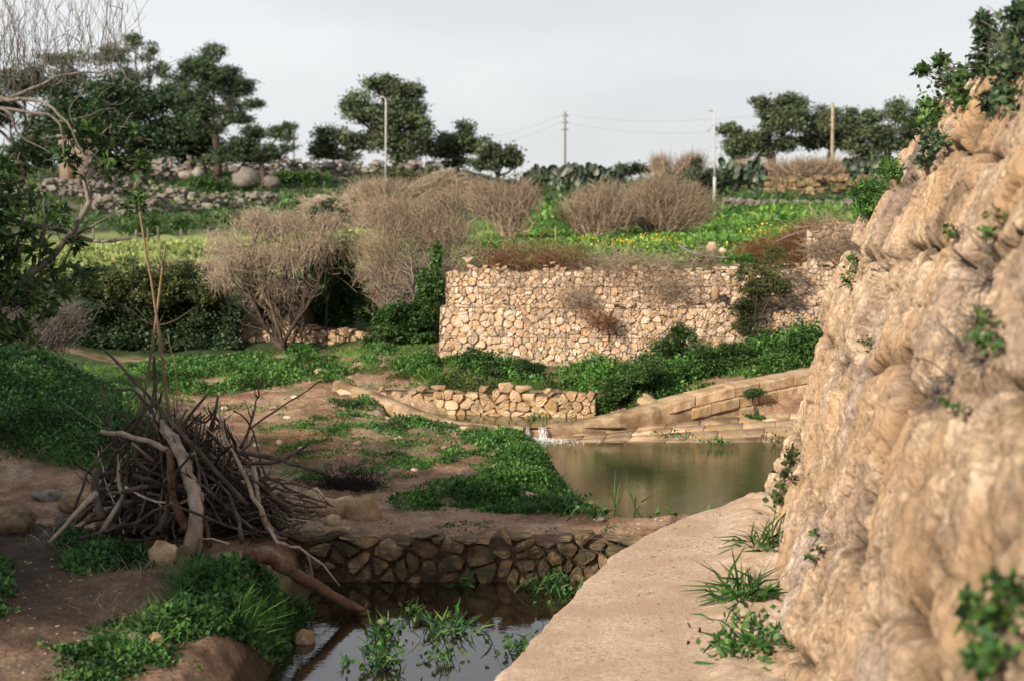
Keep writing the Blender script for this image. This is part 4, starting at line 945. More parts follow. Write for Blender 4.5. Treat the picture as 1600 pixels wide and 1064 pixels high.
tree('pine_tree', 'low spreading pine right of the tall pine by a thin post', 'pine', [(398, 210, 24, 13), (440, 207, 20, 13), (380, 228, 28, 13), (428, 238, 32, 11), (455, 214, 9, 9), (395, 246, 40, 7), (355, 240, 25, 12), (350, 252, 40, 8)], 90, (405, 265), 'lf_pine', 560, 15, .5, .36, .12, forks=(405, 245), r0=.22, cf=.6, up=.6)
tree('eucalyptus_tree', 'large spreading eucalyptus behind the left street lamp', 'tree', [(598, 138, 34, 20), (640, 150, 26, 20), (565, 172, 32, 24), (612, 180, 40, 28), (655, 185, 16, 28), (518, 218, 30, 20), (500, 236, 14, 16), (552, 215, 22, 17), (592, 222, 30, 20), (640, 232, 32, 24), (668, 215, 16, 24), (530, 245, 28, 10)], 100, (622, 268), 'lf_euc', 1150, 15, .8, .42, .22, r0=.5, forks=(618, 215))
tree('eucalyptus_tree', 'slimmer eucalyptus touching the large one on its right', 'tree', [(700, 222, 20, 24), (733, 222, 20, 26), (705, 248, 28, 16), (730, 200, 10, 8)], 103, (712, 272), 'lf_euc', 420, 15, .7, .4, .22, r0=.3)
tree('tree', 'small pointed tree closing the eucalyptus row on its right', 'tree', [(758, 236, 18, 22), (788, 245, 20, 18), (806, 256, 11, 12), (770, 257, 30, 12)], 102, (775, 275), 'lf_euc', 380, 15, .7, .4, .24, r0=.28)
tree('eucalyptus_tree', 'tall eucalyptus at the left end of the right hand row', 'tree', [(1163, 215, 28, 24), (1205, 182, 24, 20), (1230, 155, 17, 12), (1190, 163, 13, 9), (1225, 198, 28, 28), (1150, 235, 20, 16), (1210, 232, 42, 18), (1245, 172, 18, 17)], 112, (1205, 270), 'lf_euc', 900, 15, .75, .42, .24, r0=.45)
tree('eucalyptus_tree', 'eucalyptus behind the wooden pole in the right hand row', 'tree', [(1285, 186, 24, 20), (1268, 208, 18, 24), (1300, 218, 33, 26), (1330, 182, 17, 18), (1325, 216, 24, 24)], 114, (1300, 268), 'lf_euc', 650, 15, .75, .42, .24, r0=.4)
tree('eucalyptus_tree', 'eucalyptus nearest the rock face in the right hand row', 'tree', [(1365, 190, 19, 18), (1400, 175, 20, 15), (1385, 215, 33, 26), (1418, 200, 14, 28), (1350, 228, 24, 18), (1440, 220, 26, 32)], 113, (1385, 268), 'lf_euc', 700, 15, .75, .42, .24, r0=.4)
tree('shrub', 'small round dark shrub on the skyline right of the utility pole', 'shrub', [(982, 266, 25, 11)], 104, (982, 280), 'lf_pine', 90, 15, .6, .35, .22, r0=.1)
# hillside evergreen clumps
for i, (a, b, rx, ry, Y, m, lb) in enumerate([
    (470, 278, 30, 12, 88, 'lf_shrub', 'low green bush on the stony slope below the small pine'),
    (350, 285, 60, 12, 86, 'lf_shrub', 'long low bush on the slope under the tall pine'),
    (250, 298, 60, 12, 78, 'lf_shrub', 'wide dark bush between the stone rows on the left slope'),
    (250, 350, 55, 20, 52, 'lf_shrub', 'dense green bush behind the fence posts of the left field'),
    (510, 335, 32, 18, 40, 'lf_pine', 'grey green bush behind the straw coloured shrub'),
    (640, 275, 40, 14, 86, 'lf_olive', 'olive bush under the large eucalyptus'),
    (1100, 272, 26, 22, 92, 'lf_pine', 'dark bush behind the right street lamp'),
    (1060, 288, 40, 20, 90, 'lf_pine', 'dark bush above the brown bare shrubs'),
    (830, 290, 30, 16, 88, 'lf_pine', 'dark bush at the left end of the cactus hedge')]):
    tree('shrub', lb, 'shrub', [(a, b, rx, ry), (a - rx * .5, b + ry * .4, rx * .5, ry * .8), (a + rx * .5, b + ry * .4, rx * .5, ry * .8)], Y, (a, b + ry), m, 130, 16, S(9, Y), .06 + S(5.5, Y) , S(3.5, Y), r0=.1)

def bare_shrub(name, label, lobes, Y, base, mat, n=3600, stems=10, L=.55, r=.006, r0=.035, cat='bare shrub', dep=.8, barkm=None, nz_=.35, group=None, mains=None, nb=90):
    b0 = P(base[0], base[1], Y) if len(base) == 2 else np.array(base, float)
    if len(base) == 2: b0[2] = zs(b0) - .03
    root = empty(name, b0, label, cat, group); W3 = sublobes(lob(lobes, Y, dep), 8, .58, .62)
    vol = np.array([w[1][0] * w[1][2] for w in W3]); pr = vol / vol.sum()
    def tg(k, sh):
        li = rng.choice(len(W3), k, p=pr); C = np.array([w[0] for w in W3])[li]; Rr = np.array([w[1] for w in W3])[li]
        return C + nrm(rng.normal(size=(k, 3))) * (rng.random((k, 1)) ** sh * (1 + .42 * np.clip(rng.normal(size=(k, 1)), -1, 3) * (rng.random((k, 1)) < .45))) * Rr
    T = tg(n, .45); d = nrm(T - b0 + rng.normal(size=T.shape) * nz_ * np.linalg.norm(T - b0, axis=1)[:, None])
    ll = L * (.4 + rng.random(n))[:, None]
    A = T - d * ll * .6; Bm = T + rng.normal(size=T.shape) * L * .06; E = T + nrm(d + rng.normal(size=T.shape) * .35) * ll * .4
    V, q = tubes(np.stack([A, Bm, E], 1), np.tile(np.array([r, r * .8, r * .35]), (n, 1)) * (.6 + .8 * rng.random((n, 1))), 3)
    part('twigs', V, q, M[mat], root, kind='stuff')
    mb = MB(); st = tg(stems, .6); ends = []
    if mains is not None: st = np.array([P(*m) for m in mains]); stems = len(st)
    for t in st:
        m1 = b0 + (t - b0) * .35 + rng.normal(size=3) * np.linalg.norm(t - b0) * .08 + [0, 0, .02]; m2 = b0 + (t - b0) * .7 + rng.normal(size=3) * np.linalg.norm(t - b0) * .07
        pts = spline([b0, m1, m2, t], 12); V, q = limb_mesh(pts, r0, r0 * .25, 12, 6, .006); mb.add(V, q); ends.append(pts)
    for _ in range(nb):
        pts = ends[rng.integers(stems)]; s = pts[rng.integers(3, 11)]; t = tg(5, .5); t = t[np.argmin(np.linalg.norm(t - s, axis=1))]
        V, q = limb_mesh([s, (s + t) / 2 + rng.normal(size=3) * .10 * np.linalg.norm(t - s), t], r0 * .26, r0 * .07, 7, 4, .014); mb.add(V, q)
    V, q = mb.get(); part('stem', V, q, M[barkm or mat], root, True); return root
bare_shrub('bare_shrub', 'straw coloured bare shrub with a dark curved trunk left of centre', [(430, 345, 80, 24), (365, 390, 60, 38), (440, 395, 75, 45), (500, 375, 40, 40), (345, 430, 42, 20), (430, 455, 62, 28), (510, 345, 35, 20), (400, 345, 50, 20)], 21.6, (446, 541), 'twig_straw', 6200, L=.34, r=.0026, r0=.045, barkm='bark', mains=[(365, 410, 21.6), (400, 370, 21.4), (470, 380, 21.8), (440, 350, 21.6), (505, 420, 21.3), (385, 450, 21.5)], nz_=.65, nb=260)
bare_shrub('bare_shrub', 'widest bare shrub leaning over the left end of the retaining wall', [(640, 335, 90, 42), (590, 390, 52, 40), (700, 362, 62, 45), (640, 430, 75, 36), (700, 310, 45, 25), (610, 470, 45, 30), (600, 425, 35, 26), (700, 430, 35, 40), (600, 325, 50, 22)], 21.6, (655, 530), 'twig_brown', 8200, L=.36, r=.0027, r0=.035, barkm='bark_grey', nz_=.65, nb=300, mains=[(600, 470, 21.2), (640, 400, 21.2), (700, 380, 21.6), (620, 350, 21.8), (670, 330, 21.6), (575, 420, 21.4), (690, 430, 21.0), (650, 450, 20.9)])
bare_shrub('bare_shrub', 'upright brown bare shrub on the terrace beside the black plastic heap', [(790, 325, 42, 38), (765, 305, 32, 28), (820, 305, 28, 28), (745, 310, 25, 30)], 29, (795, 372), 'twig_brown', 3200, L=.55, r=.0042, r0=.045, nz_=.45, nb=160)
bare_shrub('bare_shrub', 'rounded brown bare shrub left of the pair behind the yellow flowers', [(920, 322, 55, 34), (895, 335, 40, 22), (950, 305, 35, 28), (975, 330, 30, 26)], 30, (930, 368), 'twig_brown', 3200, L=.55, r=.0042, r0=.045, nz_=.45, nb=160)
bare_shrub('bare_shrub', 'broad brown bare shrub right of the pair behind the yellow flowers', [(1030, 320, 80, 38), (1085, 330, 45, 32), (975, 322, 45, 36), (1020, 295, 50, 22), (1070, 305, 35, 22)], 31, (1030, 366), 'twig_brown', 5400, L=.55, r=.0042, nb=240, r0=.045, stems=16, nz_=.35)
bare_shrub('bare_shrub', 'bare reddish shrub on the skyline left of the right street lamp', [(1035, 262, 24, 20), (1075, 260, 20, 20)], 95, (1050, 290), 'twig_brown', 1300, L=1.8, r=.022, r0=.08, nz_=.2)
bare_shrub('bare_shrub', 'long band of brown scrub below the right hand eucalyptus row', [(1240, 270, 70, 22), (1310, 272, 60, 22), (1170, 272, 40, 18)], 98, (1245, 296), 'twig_brown', 3600, L=1.8, r=.024, r0=.08, stems=14)
bare_shrub('bare_shrub', 'grey leafless shrub at the left edge above the mound', [(60, 510, 60, 45), (100, 500, 30, 50), (20, 500, 40, 60)], 17.5, (50, 580), 'bark_grey', 2600, L=.4, r=.003, r0=.015)
bare_shrub('bare_shrub', 'pale pinkish dry shrub above the dark bushes in the gully', [(270, 425, 35, 14), (330, 418, 28, 12)], 25, (290, 440), 'twig_straw', 1300, L=.4, r=.005, r0=.02)
bare_shrub('bare_shrub', 'faded bare scrub behind the widest shrub below the street lamp', [(520, 325, 40, 20), (600, 300, 60, 18), (690, 290, 40, 18), (560, 345, 40, 25)], 50, (590, 350), 'twig_straw', 4200, L=1., r=.010, r0=.04, stems=16)

def bush(label, lobes, Y, base, mat, nclump, per, cl, L, W, name='bush', group=None, up=.3, shell=.4):
    return tree(name, label, 'bush', lobes, Y, base, mat, nclump, per, cl, L, W, r0=.03, group=group, up=up, shell=shell, sub=.5, dens=1.5)
bush('large dark leafy bush filling the hollow left of the crossed canes', [(165, 480, 55, 50), (130, 520, 50, 40), (200, 520, 50, 45), (150, 445, 40, 25)], 22.5, (165, 575), 'lf_dark', 900, 16, .16, .10, .06)
bush('large dark leafy bush in the hollow behind the crossed canes', [(265, 470, 55, 45), (290, 520, 60, 45), (240, 520, 50, 45), (300, 440, 35, 25)], 22.8, (270, 570), 'lf_dark', 1000, 16, .16, .10, .06)
bush('dark leafy bush at the right end of the hollow beside the pale wall', [(340, 500, 38, 45), (330, 540, 45, 25)], 22.4, (340, 565), 'lf_dark', 500, 16, .15, .09, .055)
bush('green leafy top growing over the dark hollow bushes', [(210, 432, 55, 22), (270, 438, 50, 24), (330, 452, 40, 24), (165, 455, 35, 24), (230, 465, 50, 20)], 22.3, (250, 560), 'lf_olive', 420, 14, .14, .09, .05)
bush('bright green ivy clad bush between the two big bare shrubs', [(515, 405, 30, 34), (545, 440, 38, 40), (520, 470, 40, 30), (570, 480, 35, 30), (540, 400, 25, 25)], 22.8, (535, 520), 'lf_shrub', 900, 16, .13, .09, .06)
bush('sunlit light green bush top seen between the bare shrubs', [(512, 392, 26, 24), (500, 420, 20, 22), (535, 405, 18, 18)], 22.2, (505, 500), 'lf_bright', 260, 14, .1, .08, .05)
bush('green bush at the foot of the widest bare shrub against the wall corner', [(620, 500, 35, 28), (660, 500, 30, 35), (675, 450, 14, 50), (640, 525, 45, 18)], 21.0, (650, 545), 'lf_shrub', 700, 16, .11, .08, .05)
bush('yellowish climber hanging over both wall tiers on the right', [(1185, 425, 32, 30), (1170, 470, 26, 25), (1160, 500, 18, 30), (1205, 450, 22, 25)], 19.75, (1165, 530), 'lf_olive', 420, 14, .08, .05, .03)
bush('dark shrub growing up the middle of the retaining wall', [(1050, 540, 30, 28), (1035, 560, 40, 22), (1065, 520, 16, 18)], 19.35, (1045, 590), 'lf_shrub', 380, 16, .08, .05, .03)
bush('green shrub against the wall below the climber', [(1150, 560, 55, 25), (1110, 570, 45, 22), (1215, 565, 50, 25)], 18.9, (1150, 600), 'lf_shrub', 900, 16, .08, .055, .034)
bush('dark weedy shrub where the low orange wall ends', [(955, 620, 25, 22), (975, 600, 28, 24), (990, 575, 28, 20)], 17.9, (955, 645), 'lf_shrub', 480, 16, .07, .05, .028)
bush('small shrub at the foot of the wall left of centre', [(822, 580, 22, 18), (770, 585, 22, 14)], 19.0, (805, 600), 'lf_shrub', 300, 16, .07, .05, .03)
for i, (a, b, Y, rx, lb) in enumerate([(1090, 408, 20.75, 20, 'bright round green cushion at the left on the wall top'), (1155, 403, 20.7, 22, 'round green cushion below the hose on the wall top'), (1208, 398, 20.8, 18, 'bright green cushion beside the reddish dry stems'),
        (905, 412, 20.6, 22, 'light green tuft hanging over the upper wall tier'), (855, 414, 20.55, 12, 'small light green tuft left on the upper wall tier')]):
    bush(lb, [(a, b, rx, 9), (a + 8, b + 3, rx * .7, 7)], Y, (a, b + 8), 'lf_bright', 90, 14, .05, .045, .02, name='plant')
# cactus hedge: flat pads
def cactus(label, pts, Y, n):
    root = empty('prickly_pear', P(pts[0][0], pts[0][1] + 20, Y), label, 'cactus'); mb = MB()
    for a, b, rx, ry in pts:
        for _ in range(n):
            c0 = P(a, b, Y) + rng.normal(size=3) * np.array([S(rx, Y), S(rx, Y), S(ry, Y)]) * .45
            d = nrm(np.array([rng.normal() * .5, rng.normal() * .3, 1])); sd = nrm(np.cross(d, rng.normal(size=3))); nn = np.cross(d, sd)
            r = .22 + .12 * rng.random(); an = np.arange(8) * math.pi / 4
            ring = c0 + r * (np.outer(np.cos(an), d) * 1.35 + np.outer(np.sin(an), sd)); V = np.vstack([ring + nn * .03, ring - nn * .03])
            e = np.arange(8); mb.add(V, np.vstack([np.stack([e, np.roll(e, -1), np.roll(e, -1) + 8, e + 8], 1), [[0, 1, 2, 3], [0, 3, 4, 7], [4, 5, 6, 7], [11, 10, 9, 8], [15, 12, 11, 8], [15, 14, 13, 12]]]))
    V, q = mb.get(); o = part('pads', V, q, M['lf_cactus'], root); o['kind'] = 'stuff'
cactus('dark prickly pear hedge on the skyline below the utility pole', [(845, 278, 22, 12), (885, 275, 22, 14), (925, 276, 22, 12), (955, 282, 18, 10), (870, 295, 40, 12), (930, 295, 40, 12)], 95, 130)
cactus('prickly pear clump right of the right hand street lamp', [(1150, 275, 22, 16), (1180, 270, 14, 16), (1130, 285, 20, 14)], 94, 110)
cactus('pale prickly pear clump beside the rock face', [(1340, 262, 16, 12), (1370, 258, 14, 12)], 90, 80)

# dry brush on walls
brush_patch('dry_brush', 'reddish dry stems spilling over the left top of the upper wall tier', [(820, 405, 20.3, 45), (880, 408, 20.2, 40), (780, 412, 20.2, 30)], 1500, .22, 'twig_red')
brush_patch('dry_brush', 'dry brown stems hanging over the middle of the retaining wall', [(960, 425, 20.0, 35), (1030, 430, 20.1, 38), (1050, 455, 19.95, 25), (900, 470, 19.75, 25)], 1500, .22, 'twig_brown')
brush_patch('dry_brush', 'long fringe of dry brown scrub along the top of the retaining wall', [(740, 408, 20.35, 30), (800, 402, 20.5, 34), (860, 405, 20.4, 34), (920, 408, 20.4, 34), (980, 408, 20.4, 30), (1040, 412, 20.5, 30), (1100, 405, 20.6, 26), (1010, 420, 20.15, 30), (960, 415, 20.2, 26)], 3200, .17, 'twig_brown', r=.0028, up=-.1)
brush_patch('dry_brush', 'brown scrub climbing the bank towards the rubble wall', [(1175, 400, 21.2, 24), (1215, 390, 21.3, 26), (1245, 372, 21.4, 22), (1265, 360, 21.5, 18), (1230, 410, 20.7, 22)], 2200, .2, 'twig_red', r=.003, up=.0)
brush_patch('dry_brush', 'thin dry creeper stems on the face of the upper wall tier', [(900, 440, 19.95, 40), (1000, 445, 19.95, 40), (1090, 440, 20.05, 36), (800, 440, 19.95, 30), (1240, 430, 20.2, 20)], 700, .2, 'twig_straw', r=.0025, up=-.3)
brush_patch('dry_brush', 'rusty dry stems on the lower wall tier', [(930, 495, 19.5, 22), (950, 505, 19.5, 16)], 450, .16, 'twig_red')
brush_patch('dry_brush', 'reddish brush heap on the wall top near the rubble wall', [(1220, 405, 20.9, 22), (1245, 385, 21, 20), (1190, 395, 20.9, 25)], 900, .3, 'twig_red')
brush_patch('dry_brush', 'tangle of dry stems on top of the rubble wall', [(1295, 355, 20.9, 30), (1320, 380, 20.7, 28), (1280, 390, 20.6, 20)], 900, .3, 'twig_brown')
bh = [(545, 768, 12.9, 30), (520, 775, 12.9, 24), (575, 778, 12.8, 26)]
brush_patch('brush_heap', 'dark heap of fine twigs behind the yellow stones', bh, 2600, .26, 'twig_dark', r=.0028, up=.0)

# ------------------------------------------------------------ stick pile
def stick(name, label, pts, r0, r1, mat='wood_dark', cat='stick', group=None, side=0, k=12, rough=.006):
    V, q = limb_mesh(pts, r0, r1, k, 7, rough); mb = MB().add(V, q); c = spline(pts, 20); L = np.linalg.norm(c[-1] - c[0])
    for _ in range(side):
        i = rng.integers(6, 18); t = c[min(i + 1, 19)] - c[i]; d = nrm(nrm(t) + rng.normal(size=3) * .6); l_ = L * rng.uniform(.12, .3)
        V, q = limb_mesh([c[i], c[i] + d * l_ * .5 + rng.normal(size=3) * .02, c[i] + d * l_ + [0, 0, .03]], r0 * .5, r0 * .15, 6, 5, .01); mb.add(V, q)
    V, q = mb.get(); return single(name, V, q, M[mat], label, cat, group, smooth=True)
def ps(*l): return [P(*a) for a in l]
stick('bleached_trunk', 'thick pale bleached trunk leaning down the front of the stick pile', ps((235, 648, 10.95), (272, 690, 10.65), (298, 748, 10.42), (306, 808, 10.25), (290, 868, 10.2)), .045, .062, 'wood_pale', 'tree trunk', side=1, k=18)
stick('branch', 'reddish brown branch behind the bleached trunk', ps((266, 700, 10.6), (270, 770, 10.5), (292, 830, 10.35)), .035, .045, 'wood_red', 'branch')
stick('branch', 'short pale branch standing to the right of the bleached trunk', ps((314, 770, 10.45), (312, 830, 10.3), (308, 872, 10.25)), .022, .032, 'wood_pale', 'branch')
stick('pole', 'long thin pole crossing the pile diagonally from the upper left', ps((158, 542, 10.9), (215, 600, 10.7), (300, 695, 10.45), (385, 790, 10.5)), .010, .022, 'wood_dark', 'pole', rough=.002)
stick('cane', 'tallest brown cane rising out of the stick pile', ps((206, 250, 11.3), (228, 390, 11.2), (246, 500, 11.1), (262, 630, 11.0), (275, 700, 10.95)), .009, .018, 'cane', 'cane', rough=.001)
stick('cane', 'second cane crossing behind the tallest one', ps((259, 380, 11.35), (246, 480, 11.3), (232, 580, 11.2), (212, 705, 11.1)), .008, .016, 'cane', 'cane', rough=.001)
stick('cane', 'thin short cane right of the two crossed canes', ps((262, 522, 11.2), (275, 590, 11.1), (277, 660, 11.0)), .004, .007, 'cane', 'cane', rough=.001)
stick('branch', 'stubby upright branch between the crossed canes', ps((240, 556, 11.1), (242, 600, 11.1), (238, 660, 11.0)), .012, .026, 'wood_dark', 'branch')
stick('branch', 'thin dark upright stick at the left side of the pile', ps((158, 600, 10.8), (172, 660, 10.75), (190, 740, 10.7)), .008, .014)
stick('branch', 'level grey branch sticking out to the left of the pile', ps((158, 674, 10.5), (215, 684, 10.5), (262, 702, 10.6)), .020, .026, 'wood_pale', 'branch')
stick('branch', 'curved dark branch arching out at the upper left of the pile', ps((175, 607, 10.9), (212, 612, 10.9), (238, 650, 10.9), (226, 690, 10.9)), .010, .022, 'wood_dark', 'branch')
stick('branch', 'long dark branch pointing to the right over the bare earth', ps((370, 706, 11.0), (430, 716, 10.9), (512, 741, 10.8)), .026, .014, 'wood_dark', 'branch')
stick('branch', 'forked dark branch reaching right above the brush heap', ps((372, 724, 11.1), (430, 722, 11.1), (468, 704, 11.1), (486, 688, 11.1)), .020, .010, 'wood_dark', 'branch')
stick('branch', 'thin arm of the forked branch ending near the red earth', ps((462, 708, 11.1), (490, 704, 11.05), (520, 702, 11.0)), .010, .006, 'wood_dark', 'branch')
stick('branch', 'long straight stick slanting up to the right of the pile', ps((388, 670, 11.2), (440, 636, 11.2), (502, 594, 11.2)), .010, .006, 'wood_dark', 'branch')
stick('branch', 'upright twiggy branch at the right shoulder of the pile', ps((378, 700, 11.0), (398, 640, 11.0), (408, 592, 11.0)), .016, .004, 'wood_dark', 'branch', side=4)
stick('branch', 'crooked black branch with a raised hook right of the pile top', ps((300, 650, 11), (320, 660, 11), (335, 642, 11), (340, 632, 11)), .014, .006, 'wood_dark', 'branch')
stick('branch', 'grey stick reaching down to the mud at the left of the pile', ps((150, 770, 10.3), (120, 800, 10.1), (76, 848, 9.95)), .028, .012, 'wood_pale', 'branch')
stick('branch', 'thick dark stump like branch at the left of the pile', ps((152, 730, 10.5), (148, 770, 10.4), (160, 812, 10.3)), .030, .036, 'wood_dark', 'branch')
stick('log', 'reddish log lying from the bank down into the pool', ps((380, 864, 9.45), (435, 880, 9.6), (505, 922, 9.85), (590, 970, 10.1)), .058, .040, 'wood_red', 'log', side=1, k=22, rough=.004)
stick('branch', 'grey crooked branch hanging over the gabion wall right of the pile', ps((395, 730, 10.9), (410, 800, 10.7), (440, 850, 10.5), (480, 862, 10.5), (530, 915, 10.3)), .024, .006, 'wood_pale', 'branch', side=3, k=16)
stick('branch', 'weathered branch lying to the right along the top of the gabion wall', ps((340, 790, 10.7), (400, 830, 10.7), (470, 832, 10.7)), .030, .016, 'wood_dark', 'branch')
stick('branch', 'thin stick lying flat on the ground in front of the boulders', ps((200, 905, 9.7), (250, 903, 9.7), (290, 900, 9.7)), .008, .008, 'wood_dark')
stick('branch', 'pale driftwood stick floating near the round stone', ps((380, 1030, 9.2), (415, 1012, 9.25), (452, 1005, 9.3)), .016, .012, 'wood_pale', 'branch')
stick('branch', 'short dark stick lying on the left shaded bank', ps((10, 785, 12), (40, 805, 11.9), (65, 812, 11.8)), .012, .01)
pc = np.array([P(285, 860, 10.75)[0], 10.85, 0.])
pc[2] = zs(pc)
Gp = 'tangled sticks of the pile'
for i in range(230):
    k = (0, 1, 2, 0, 3, 1, 4)[i % 7]; a = rng.random() * 6.28; rr = rng.uniform(.3, .9)
    if k in (0, 1, 2):   # leaning towards the top
        b = pc + [math.cos(a) * rr * 1.05, math.sin(a) * rr * .7, .0]; b[2] = pc[2] + rng.uniform(0, .2)
        ap = pc + [-.10 + rng.normal() * .28, rng.normal() * .18, rng.uniform(.45, 1.15)]
        t = b + (ap - b) * rng.uniform(.75, 1.15)
    elif k == 3:         # lying across
        h = rng.uniform(.03, .60); w = 1.0 * (1 - .5 * h)
        b = pc + [-w * rng.uniform(.4, 1.), rng.normal() * .35, h]; t = pc + [w * rng.uniform(.3, 1.05), rng.normal() * .35, h * rng.uniform(.4, 1.3)]
    else:                # low spread to the right
        b = pc + [rng.uniform(-.3, .4), rng.normal() * .3, rng.uniform(.05, .6)]; t = pc + [rng.uniform(.6, 1.25), rng.uniform(-.3, .5), rng.uniform(.02, .25)]
    mid = (b + t) / 2 + rng.normal(size=3) * .07; r = rng.uniform(.008, .026) * (1.2 if k == 3 else 1)
    pale = rng.random() > .87; cxm = (b[0] + t[0]) / 2 - pc[0]; th = 'thick' if r > .018 else ('thin' if r < .012 else 'weathered')
    pose = ['leaning to the right', 'leaning to the left', 'standing steeply'][0 if t[0] - b[0] > .22 else (1 if t[0] - b[0] < -.22 else 2)] if k < 3 else ('lying across' if k == 3 else 'poking out low')
    where = 'left side' if cxm < -.3 else ('right side' if cxm > .35 else 'middle'); dep = 'front' if mid[1] < pc[1] - .1 else ('back' if mid[1] > pc[1] + .15 else 'heart')
    stick('stick', f"{th} {'pale' if pale else 'dark'} stick {pose} at the {dep} of the pile, {where}", [b, b + (mid - b) * .55 + rng.normal(size=3) * .035, mid, t + (mid - t) * .4 + rng.normal(size=3) * .04, t], r, r * .4, 'wood_pale' if pale else 'wood_dark', 'stick', Gp, side=rng.integers(0, 4), k=11, rough=.007)
brush_patch('twig_tangle', 'dense tangle of thin dark twigs inside the stick pile', [(280, 780, 10.95, 80), (230, 800, 10.9, 60), (350, 800, 10.9, 60), (290, 720, 10.95, 50), (400, 830, 10.9, 50)], 1400, .32, 'wood_dark', r=.0045, up=.3, cat='twigs')

# ------------------------------------------------------------ foreground tree at the left
def leafy_branch_tree():
    b0 = np.array([-4.6, 9.2, 0.]); b0[2] = zs(b0) - .05
    root = empty('leafy_tree', b0, 'young leafy tree reaching in from the left edge with glossy leaf rosettes', 'tree')
    Y = 9.2; mb = MB()
    main = [b0, P(-150, 620, Y), P(0, 470, Y), P(60, 420, Y), P(120, 340, Y), P(140, 270, Y), P(148, 200, Y)]
    br = [(main, .045, .008), ([P(-20, 480, Y), P(20, 400, 9.3), P(40, 330, 9.3)], .02, .006), ([P(0, 470, Y), P(80, 430, Y), P(110, 390, Y), P(130, 320, Y)], .018, .005), ([P(45, 352, 9.4), P(95, 360, 9.35), P(150, 378, 9.3), P(205, 372, 9.25)], .022, .012),
          ([P(-120, 300, 9.5), P(-30, 330, 9.5), P(45, 352, 9.4)], .03, .022), ([P(110, 372, 9.3), P(160, 345, 9.2), P(185, 332, 9.2)], .01, .004), ([P(135, 290, Y), P(175, 255, Y), P(215, 250, 9.1)], .008, .003), ([P(143, 250, Y), P(110, 220, Y), P(95, 195, Y)], .008, .003),
          ([P(140, 235, Y), P(170, 200, 9.1), P(200, 200, 9.1)], .007, .003), ([P(60, 420, Y), P(70, 330, 9.0), P(60, 270, 9.)], .012, .004), ([P(-60, 545, Y), P(-20, 420, 9.1), P(0, 300, 9.1)], .02, .005)]
    for pts, a, b in br:
        V, q = limb_mesh(pts, a, b, 12, 6, .004); mb.add(V, q)
    cl = [(150, 170, 20), (130, 165, 16), (108, 190, 18), (165, 215, 22), (200, 205, 20), (215, 255, 20), (130, 215, 20), (105, 240, 16), (155, 240, 18), (185, 255, 18), (170, 265, 20), (220, 310, 14), (205, 320, 10), (115, 255, 12), (20, 270, 20), (50, 310, 16), (15, 330, 22), (95, 330, 14), (85, 345, 14), (0, 360, 25), (25, 390, 22), (60, 385, 16), (20, 420, 22), (45, 360, 14), (120, 385, 10), (10, 300, 22), (0, 250, 16), (0, 440, 24), (88, 420, 14), (125, 425, 12), (60, 450, 22), (30, 470, 25), (-40, 400, 60), (-40, 300, 50), (-90, 340, 60), (-60, 480, 50), (0, 500, 30), (145, 440, 12), (70, 480, 20), (100, 455, 14), (30, 520, 25)]
    pos = []; dr = []
    for a, b, r in cl:
        for _ in range(int(3 + r * r / 32)):
            c0 = P(a, b, Y + rng.normal() * .12) + rng.normal(size=3) * S(r, Y) * .5; ax = rdir(1, .4)[0]
            for k in range(8):
                d = nrm(nrm(np.cross(ax, rng.normal(size=3))) * 1. + ax * .5); pos.append(c0); dr.append(d)
            if rng.random() < .5: V, q = limb_mesh([c0, c0 + (P(a, b, Y) - c0) * .6 - [0, 0, .04], c0 - ax * .12], .003, .004, 4, 4); mb.add(V, q)
    pos = np.array(pos); V, q = leaves(pos, np.array(dr), .085 * (.6 + .6 * rng.random(len(pos))), .026, .1); part('crown', V, q, M['lf_shrub'], root)
    V, q = mb.get(); part('trunk', V, q, M['bark_grey'], root, True)
leafy_branch_tree()
